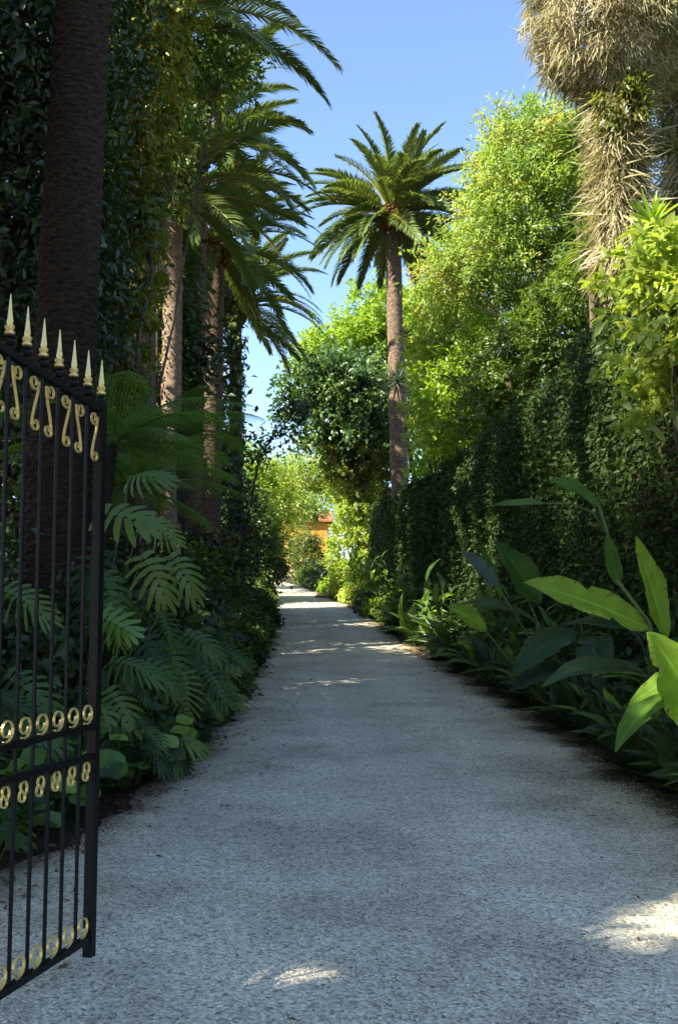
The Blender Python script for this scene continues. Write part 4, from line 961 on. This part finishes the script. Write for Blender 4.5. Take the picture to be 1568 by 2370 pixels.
spec = [((-2.0, 12.0), (.55, .7, .9), 40, .34), ((-2.3, 14.2), (.6, .8, 1.0), 42, .36), ((-2.6, 16.8), (.65, 1.0, 1.15), 44, .4), ((-2.85, 19.6), (.7, 1.1, 1.3), 40, .44), ((-3.2, 23), (.7, 1.3, 1.5), 36, .5)]
for i, (c, R_, n, s) in enumerate(spec):
    random_split('mound of narrow fingered leaves on the left verge, %s past the gate' % ords[i], (c[0], c[1], gz(c[1]) + .05), R_, n, s, 60 + i)
for i, (c, R_, n, s_, lb) in enumerate([((-2.35, 9.9), (.5, .5, 1.7), 34, .32, 'dense mass of small split leaves under the tree fern by the gate'), ((-1.95, 9.0), (.4, .6, .9), 30, .28, 'low mass of small split leaves above the round-leaved ground cover'), ((-1.85, 10.9), (.45, .6, .8), 30, .3, 'small split-leaf plant spilling onto the gravel past the pale feathered leaves')]):
    random_split(lb, (c[0], c[1], .05), R_, n, s_, 140 + i, (1, 2, 2, 4, 4, 5))
gsp = [((-2.75, 7.2), (.5, .6, .9), 16, .4), ((-3.1, 8.0), (.5, .5, 2.2), 18, .5), ((-3.0, 9.0), (.5, .6, 1.6), 14, .45)]
for i, (c, R_, n, s) in enumerate(gsp):
    random_split(['low split-leaf plant seen through the lower bars of the gate', 'tall bluish split-leaf plant seen through the upper bars of the gate', 'split-leaf plant behind the gate at the foot of the ringed trunk'][i], (c[0], c[1], .05), R_, n, s, 80 + i, (0, 1, 2, 5), .06)

# --- tree ferns
def fern_mesh(name, L, e0, droop, seed):
    r = np.random.default_rng(seed); mb = MB(); m = 12; pos = [Vector((0, 0, 0))]; ang = []
    for i in range(m + 1):
        a = e0 - droop * (i / m) ** 1.2; ang.append(a)
        if i < m: pos.append(pos[-1] + Vector((math.cos(a), 0, math.sin(a))) * L / m)
    mb.tube(pos, [.016 * (1 - .85 * i / m) for i in range(m + 1)], 4, 1)
    n = 24
    for k in range(n):
        t = .1 + .9 * (k + .5) / n; f = t * m; i = min(int(f), m - 1); p = pos[i].lerp(pos[i + 1], f - i); a = ang[i]
        T = Vector((math.cos(a), 0, math.sin(a))); prof = math.sin(math.pi * (.12 + .86 * t) ** .8) ** .7
        for s in (-1, 1):
            d = (T * .45 + Vector((0, s, -.12))).normalized(); ln = L * .27 * prof * r.uniform(.9, 1.1); Tn = T
            nt_ = 9; w0 = .06
            for j in range(nt_):
                u = (j + .3) / nt_; c = p + d * ln * u - Vector((0, 0, ln * .18 * u * u)); hw = w0 * (1 - .75 * u) * (L / 1.5)
                e = d * ln / nt_ * .38
                mb.add([c - e, c + e, c + Tn * hw + e * 1.4 - Vector((0, 0, hw * .2)), c - Tn * hw + e * 1.4 - Vector((0, 0, hw * .2))], [(0, 1, 2), (1, 0, 3)], 0)
    return mb.mesh(name, [M['fern'], M['stem']])
FERN = [fern_mesh('fern_frond_%d' % i, 1.7, R(e), R(d), 90 + i) for i, (e, d) in enumerate([(52, 70), (34, 62), (16, 50), (0, 40)])]
def tree_fern(label, base, top, n, sc, az0):
    b, t = Vector(base), Vector(top); root = thing('tree_fern', b, label, 'tree fern', 'tree ferns on the left bank')
    mb = MB(); mb.tube(limb_path(b, t, .1, 6), [.1, .09, .08, .08, .075, .07, .06], 9); link('trunk', mb.mesh('trunk', M['twig'], True), root)
    for i in range(n):
        a = az0 + i * 2.39996; ci = int(min(3, 4 * i / n))
        link('frond', FERN[ci], root, Matrix.Translation(t) @ Matrix.Rotation(a, 4, 'Z') @ Matrix.Rotation(rng.normal() * .15, 4, 'X') @ Matrix.Diagonal((sc, sc, sc, 1)))
    return root
tree_fern('tree fern spreading flat fronds above the monstera beside the gate', (-2.9, 11.8, .05), P(262, 1030, 11.8), 15, .95, .25)
tree_fern('tree fern with yellowish lower fronds between gate and palm row', (-2.7, 13.5, .05), P(300, 1130, 13.5), 14, 1.0, 1.1)
tree_fern('tree fern farther back at the foot of the left palms', (-2.9, 17.5, .1), P(415, 1000, 17.5), 14, .95, .5)

# --- round-leaved ground cover
def round_leaf(name, seed):
    r = np.random.default_rng(seed); n = 14; vs = [(0, 0, 0)]; 
    for k in range(n):
        a = -math.pi + 2 * math.pi * (k + .5) / n; rr = 1 - .35 * max(0, -math.cos(a)) ** 4
        vs.append((.5 + .55 * rr * math.cos(a), .52 * rr * math.sin(a) * (1.06 + .04 * math.sin(k * 2.5)), .06 * math.sin(3 * a + seed) + .09 * abs(math.sin(a))))
    vs[0] = (.35, 0, -.04)
    mb = MB(); mb.add(vs, [(0, 1 + k, 1 + (k + 1) % n) for k in range(n)]); return mb.mesh(name, M['round'], True)
RL = [round_leaf('round_leaf_%d' % i, i) for i in range(2)]
rsp = [((-2.2, 6.3), .42), ((-2.45, 6.9), .4), ((-2.15, 7.5), .42), ((-2.05, 8.1), .42), ((-1.85, 8.8), .42), ((-1.75, 9.4), .38), ((-2.6, 5.7), .4), ((-2.55, 7.9), .45)]
rlb = ['near the free edge of the gate', 'seen through the lowest gate bars', 'just past the gate foot', 'midway along the bed past the gate', 'with paler leaves near the path edge', 'at the far tip of the bed', 'deep behind the gate bars at far left', 'at the back of the bed']
for i, ((x, y), rr) in enumerate(rsp):
    r = np.random.default_rng(100 + i); b = Vector((x, y, .05)); root = thing('round_leaf_plant', b, 'round-leaved ground cover clump ' + rlb[i], 'plant', 'round-leaved ground cover')
    mb = MB()
    for k in range(44):
        a = r.uniform(0, 6.28); q = rr * math.sqrt(r.uniform()); hgt = .14 + .42 * r.uniform() * (1.15 - q / rr * .5)
        p = b + Vector((math.cos(a) * q, math.sin(a) * q * 1.1, hgt)); d = Vector((math.cos(a) + .5 * r.normal(), math.sin(a) + .5 * r.normal(), -.1))
        place_leaf(root, RL[k % 2], p, d, Vector((r.normal() * .3, -.35 + r.normal() * .25, .9)), r.uniform(.11, .21), 'leaf')
        mb.tube([b + Vector((math.cos(a) * q * .3, math.sin(a) * q * .3, -.03)), b.lerp(p, .6) + Vector((0, 0, .05)), p], [.004, .004, .003], 4)
    link('petioles', mb.mesh('petioles', M['stem']), root)

ly = [11.5, 13, 14.6, 16.2, 18, 20, 22.2, 24.5, 27, 29.8, 32.8, 36, 39.5, 43, 47, 51]
for i, y in enumerate(ly):
    x = float(smooth_edge(PL, y)) - .22 - .12 * math.sin(i * 1.7); b = Vector((x, y, gz(y) + .02)); r = np.random.default_rng(500 + i)
    shrub('verge_shrub', 'low leafy mound spilling over the left gravel edge, %s beyond the gate' % ords[i], b,
          [(b + Vector((-.1, 0, .22)), (.38, .75, .26), 900), (b + Vector((-.35, .5, .42)), (.4, .7, .36), 900), (b + Vector((-.6, -.5, .5)), (.4, .7, .4), 800)], .075 + .0035 * y, ('dark', 'mid', 'hedge', 'mid')[i % 4], zmin=gz(y) + .01, group='low mounds along the left verge', stems=3, per=30)
for i, (y, o_) in enumerate([(34, .35), (36.5, .3), (39, .3), (41.5, .35), (44, .4), (47, .45), (50, .5), (54, .6), (59, .6)]):
    x = float(smooth_edge(PR, y)) + o_; b = Vector((x, y, gz(y) + .02))
    shrub('verge_shrub', 'low bright mound on the right verge towards the bend, %s of its row' % ords[i], b,
          [(b + Vector((0, 0, .3)), (.5, 1.2, .36), 1300), (b + Vector((.5, .5, .5)), (.5, 1.1, .45), 1100)], .17, ('mid', 'lime', 'dark', 'mid', 'yellow')[i % 5], zmin=gz(y) + .01, group='low mounds on the right verge', stems=3, per=30)

# --- dark understorey shrubs filling the left bank
for i, (x, y, h, wd, n, mt) in enumerate([(-3.4, 7.0, 1.6, .8, 3000, 'dark'), (-3.3, 8.6, 2.0, .8, 3000, 'dark'), (-3.0, 10.4, 1.6, .9, 3200, 'dark'), (-2.7, 12.6, 1.3, .8, 2600, 'hedge'), (-3.6, 13.2, 2.6, 1.0, 3500, 'dark'),
                                    (-3.3, 15.4, 1.5, .8, 2600, 'dark'), (-3.5, 17.5, 2.6, 1.1, 3500, 'dark'), (-3.4, 18.6, 1.7, .8, 2600, 'mid'), (-3.7, 21.5, 2.4, 1.0, 3200, 'dark'), (-3.8, 25, 2.6, 1.1, 3200, 'mid'), (-4.1, 29, 2.8, 1.2, 3200, 'dark'), (-4.5, 33.5, 2.8, 1.3, 3200, 'olive'), (-5.2, 38.5, 2.8, 1.3, 3200, 'mid'),
                                    (-5.2, 10, 3.2, 1.5, 3500, 'dark'), (-5.2, 15.5, 3.8, 1.6, 3500, 'dark'), (-5.6, 21, 3.8, 1.8, 3500, 'dark')]):
    b = Vector((x, y, gz(y)))
    shrub('bank_shrub', 'dark leafy shrub filling the left bank, %s counted away from the gate' % ords[i], b,
          [(b + Vector((0, 0, h * .6)), (wd, wd, h * .42), n), (b + Vector((.3 * wd, .5 * wd, h * .3)), (wd * .9, wd, h * .34), n // 2), (b + Vector((.4 * wd, -.4 * wd, h * .28)), (wd * .7, wd * .8, h * .3), n // 2)],
          .09 + .004 * y, mt, zmin=gz(y) + .02, group='dark shrubs on the left bank', per=45)

# ------------------------------------------------------------------ wrought iron gate
def gate():
    A = P(207, 2180, 4.55); A.z = 0; U = Vector((-.267, -.964, 0)).normalized(); W = Vector((U.y, -U.x, 0)); Zv = Vector((0, 0, 1))
    root = thing('iron_gate', (A.x, A.y, 0), 'open black wrought iron gate with gold spearheads and scrolls', 'gate')
    ax = (U, W, Zv); S = .122; n = 13; end = S * (n + .6)
    def at(s, z): return A + U * s + Zv * (z + (.125 * s if z > 1.6 else 0))   # the top sweeps up towards the hinge
    zt = P(212, 950, 4.55).z; z_b, z_r1, z_r2 = .13, 1.05, .92
    def part(name, mb, mat, par=None): return link(name, mb.mesh(name, M[mat]), par or root)
    stile = part('gate_stile', MB().box(at(0, (zt + .05) / 2 + .02), (.021, .021, zt / 2 - .005), ax), 'iron')
    part('gate_stile', MB().box(at(end, (zt + .05) / 2), (.03, .03, zt / 2 + .04), ax), 'iron')
    for z, h in ((z_b, .014), (z_r1, .012), (z_r2, .012), (zt, .014)):
        e0, e1 = at(.022, z), at(end - .032, z); d = (e1 - e0); Zn = W.cross(d.normalized()); Zn = Zn if Zn.z > 0 else -Zn
        part('rail', MB().box((e0 + e1) / 2, (d.length / 2, .016, h), (d.normalized(), W, Zn)), 'iron')
    for k in range(n + 1):
        s = S * k
        par = stile
        if k:
            mb = MB(); mb.tube([at(s, z_b - .02), at(s, zt + .03)], .0085, 8); par = part('bar', mb, 'iron')
        mb = MB(); c = at(s, zt + .012)     # turned neck of collars and ball below each spear
        mb.lathe(c, [(.012, 0), (.019, .006), (.019, .012), (.01, .016), (.02, .024), (.024, .034), (.02, .044), (.01, .05), (.017, .054), (.017, .06), (.01, .064)], 10)
        part('collar', mb, 'iron', par)
        mb = MB(); c = at(s, zt + .074)     # gold spearhead: flared foot, ball, four-sided blade
        mb.lathe(c, [(.012, 0), (.021, .004), (.021, .011), (.013, .017), (.018, .026), (.02, .032), (.014, .04)], 10)
        for a_ in (0,):
            q = [(0.010, .036), (.015, .052), (.0095, .09), (.002, .165)]
            vs = [];
            for (r_, z) in q:
                for t in range(4):
                    g_ = math.pi / 2 * t; vs.append(c + U * math.cos(g_) * r_ + W * math.sin(g_) * r_ + Zv * z)
            mb.add(vs, [(i * 4 + t, i * 4 + (t + 1) % 4, (i + 1) * 4 + (t + 1) % 4, (i + 1) * 4 + t) for i in range(3) for t in range(4)] + [(12, 13, 14, 15)])
        part('spearhead', mb, 'gold', par)
    def ribbon(name, pts, wd, th, mat='gold'):
        """Flat strap bent along pts given in gate-plane coordinates (s, z)."""
        mb = MB(); vs = []; fs = []
        for i, p in enumerate(pts):
            a, b = pts[max(i - 1, 0)], pts[min(i + 1, len(pts) - 1)]
            t = Vector((b[0] - a[0], b[1] - a[1])); t.normalize(); nn = Vector((-t.y, t.x))
            f = 1 if 0 < i < len(pts) - 1 else .8
            for e, h in ((-1, -1), (1, -1), (1, 1), (-1, 1)):
                vs.append(at(p[0] + nn.x * th * h * .5, p[1] + nn.y * th * h * .5) + W * wd * .5 * e * f)
        for i in range(len(pts) - 1):
            for k in range(4): fs.append((i * 4 + k, i * 4 + (k + 1) % 4, (i + 1) * 4 + (k + 1) % 4, (i + 1) * 4 + k))
        m = (len(pts) - 1) * 4; fs += [(3, 2, 1, 0), (m, m + 1, m + 2, m + 3)]
        mb.add(vs, fs); return part(name, mb, mat)
    def spiral(cx, cz, r0, r1, a0, a1, n=12):
        return [(cx + (r0 + (r1 - r0) * t) * math.cos(a0 + (a1 - a0) * t), cz + (r0 + (r1 - r0) * t) * math.sin(a0 + (a1 - a0) * t)) for t in np.linspace(0, 1, n)]
    for k in range(n):
        s0 = S * (k + .5); m = 1 if k % 2 else -1
        # long S scroll: curl under the top rail, sweep, curl below
        top = spiral(0, zt - .052, .012, .035, R(-60), R(380), 18)
        low = spiral(.014, zt - .222, .028, .010, R(200), R(560), 14)
        x0, z0 = top[-1]; x1, z1 = low[0]
        sw = [(x0 + (x1 - x0) * (3 * t * t - 2 * t ** 3), z0 + (z1 - z0) * t) for t in np.linspace(.12, .9, 8)]
        pts = [(s0 + m * x, z) for x, z in top + sw + low]
        ribbon('scroll', pts, .011, .0055)
        # row of curls over the upper middle rail
        c = spiral(0, z_r1 + .060, .047, .022, R(-120), R(360), 20)
        ribbon('curl', [(s0 - x, z) for x, z in c], .011, .005)
        # paired small curls under the lower middle rail
        c = spiral(0, z_r2 - .046, .032, .014, R(-70), R(250), 12); d = spiral(0, z_r2 - .082, .030, .012, R(110), R(400), 12)
        ribbon('curl', [(s0 - x, z) for x, z in c[::-1] + d], .011, .0045)
        c = spiral(0, z_b + .062, .047, .024, R(-100), R(330), 18)
        ribbon('curl', [(s0 - x, z) for x, z in c], .011, .005)
gate()

# ------------------------------------------------------------------ loose stones and dry leaves
n = 30000
y = 2.6 + 8.4 * rng.uniform(0, 1, n) ** 1.3; l = np.array([smooth_edge(PL, q) for q in y]); r_ = np.array([smooth_edge(PR, q) for q in y])
x = l + .12 + (r_ - l - .24) * rng.uniform(0, 1, n)
OCT = np.array([(1, 0, 0), (0, 1, 0), (-1, 0, 0), (0, -1, 0), (0, 0, 1), (0, 0, -.6)]); OF = np.array([(0, 1, 4), (1, 2, 4), (2, 3, 4), (3, 0, 4), (1, 0, 5), (2, 1, 5), (3, 2, 5), (0, 3, 5)])
s = rng.uniform(.004, .009, n); a = rng.uniform(0, 6.28, n); ca, sa = np.cos(a), np.sin(a)
tv = OCT[None] * (1 + .3 * rng.normal(size=(n, 6, 1)).clip(-1, 1)) * np.array([1.2, .85, .65])
V = np.stack([tv[..., 0] * ca[:, None] - tv[..., 1] * sa[:, None], tv[..., 0] * sa[:, None] + tv[..., 1] * ca[:, None], tv[..., 2]], -1) * s[:, None, None] + np.stack([x, y, np.interp(y, GY, GZ) + .014], 1)[:, None]
F = (OF[None] + (np.arange(n) * 6)[:, None, None]).reshape(-1, 3)
tag(link('gravel_stones', np_mesh('gravel_stones', V.reshape(-1, 3), F, M['pebble'])), 'loose grey stones scattered over the gravel path', 'gravel', kind='stuff')

n = 3600
y = 3 + 30 * rng.uniform(0, 1, n) ** 1.6; side = rng.uniform(0, 1, n) < .5
e = np.where(side, smooth_edge(PL, y), smooth_edge(PR, y)); off = rng.normal(size=n) * .16 + rng.exponential(.12, n) * np.where(rng.uniform(0, 1, n) < .2, 3, .3)
x = np.where(side, e - .05 + off, e + .05 - off)
p = np.stack([x, y, np.interp(y, GY, GZ) + .028], 1); N = norm(np.array([0, 0, 1]) + rng.normal(size=(n, 3)) * .35); D = rng.normal(size=(n, 3)) * np.array([1, 1, .2])
L = rng.uniform(.02, .06, n) * (1 + y * .03); V, F = cloud(p, D, N, L, L * .45)
tag(link('leaf_litter', np_mesh('leaf_litter', V, F, M['litter'])), 'brown fallen leaves along the edges of the gravel', 'leaf litter', kind='stuff')
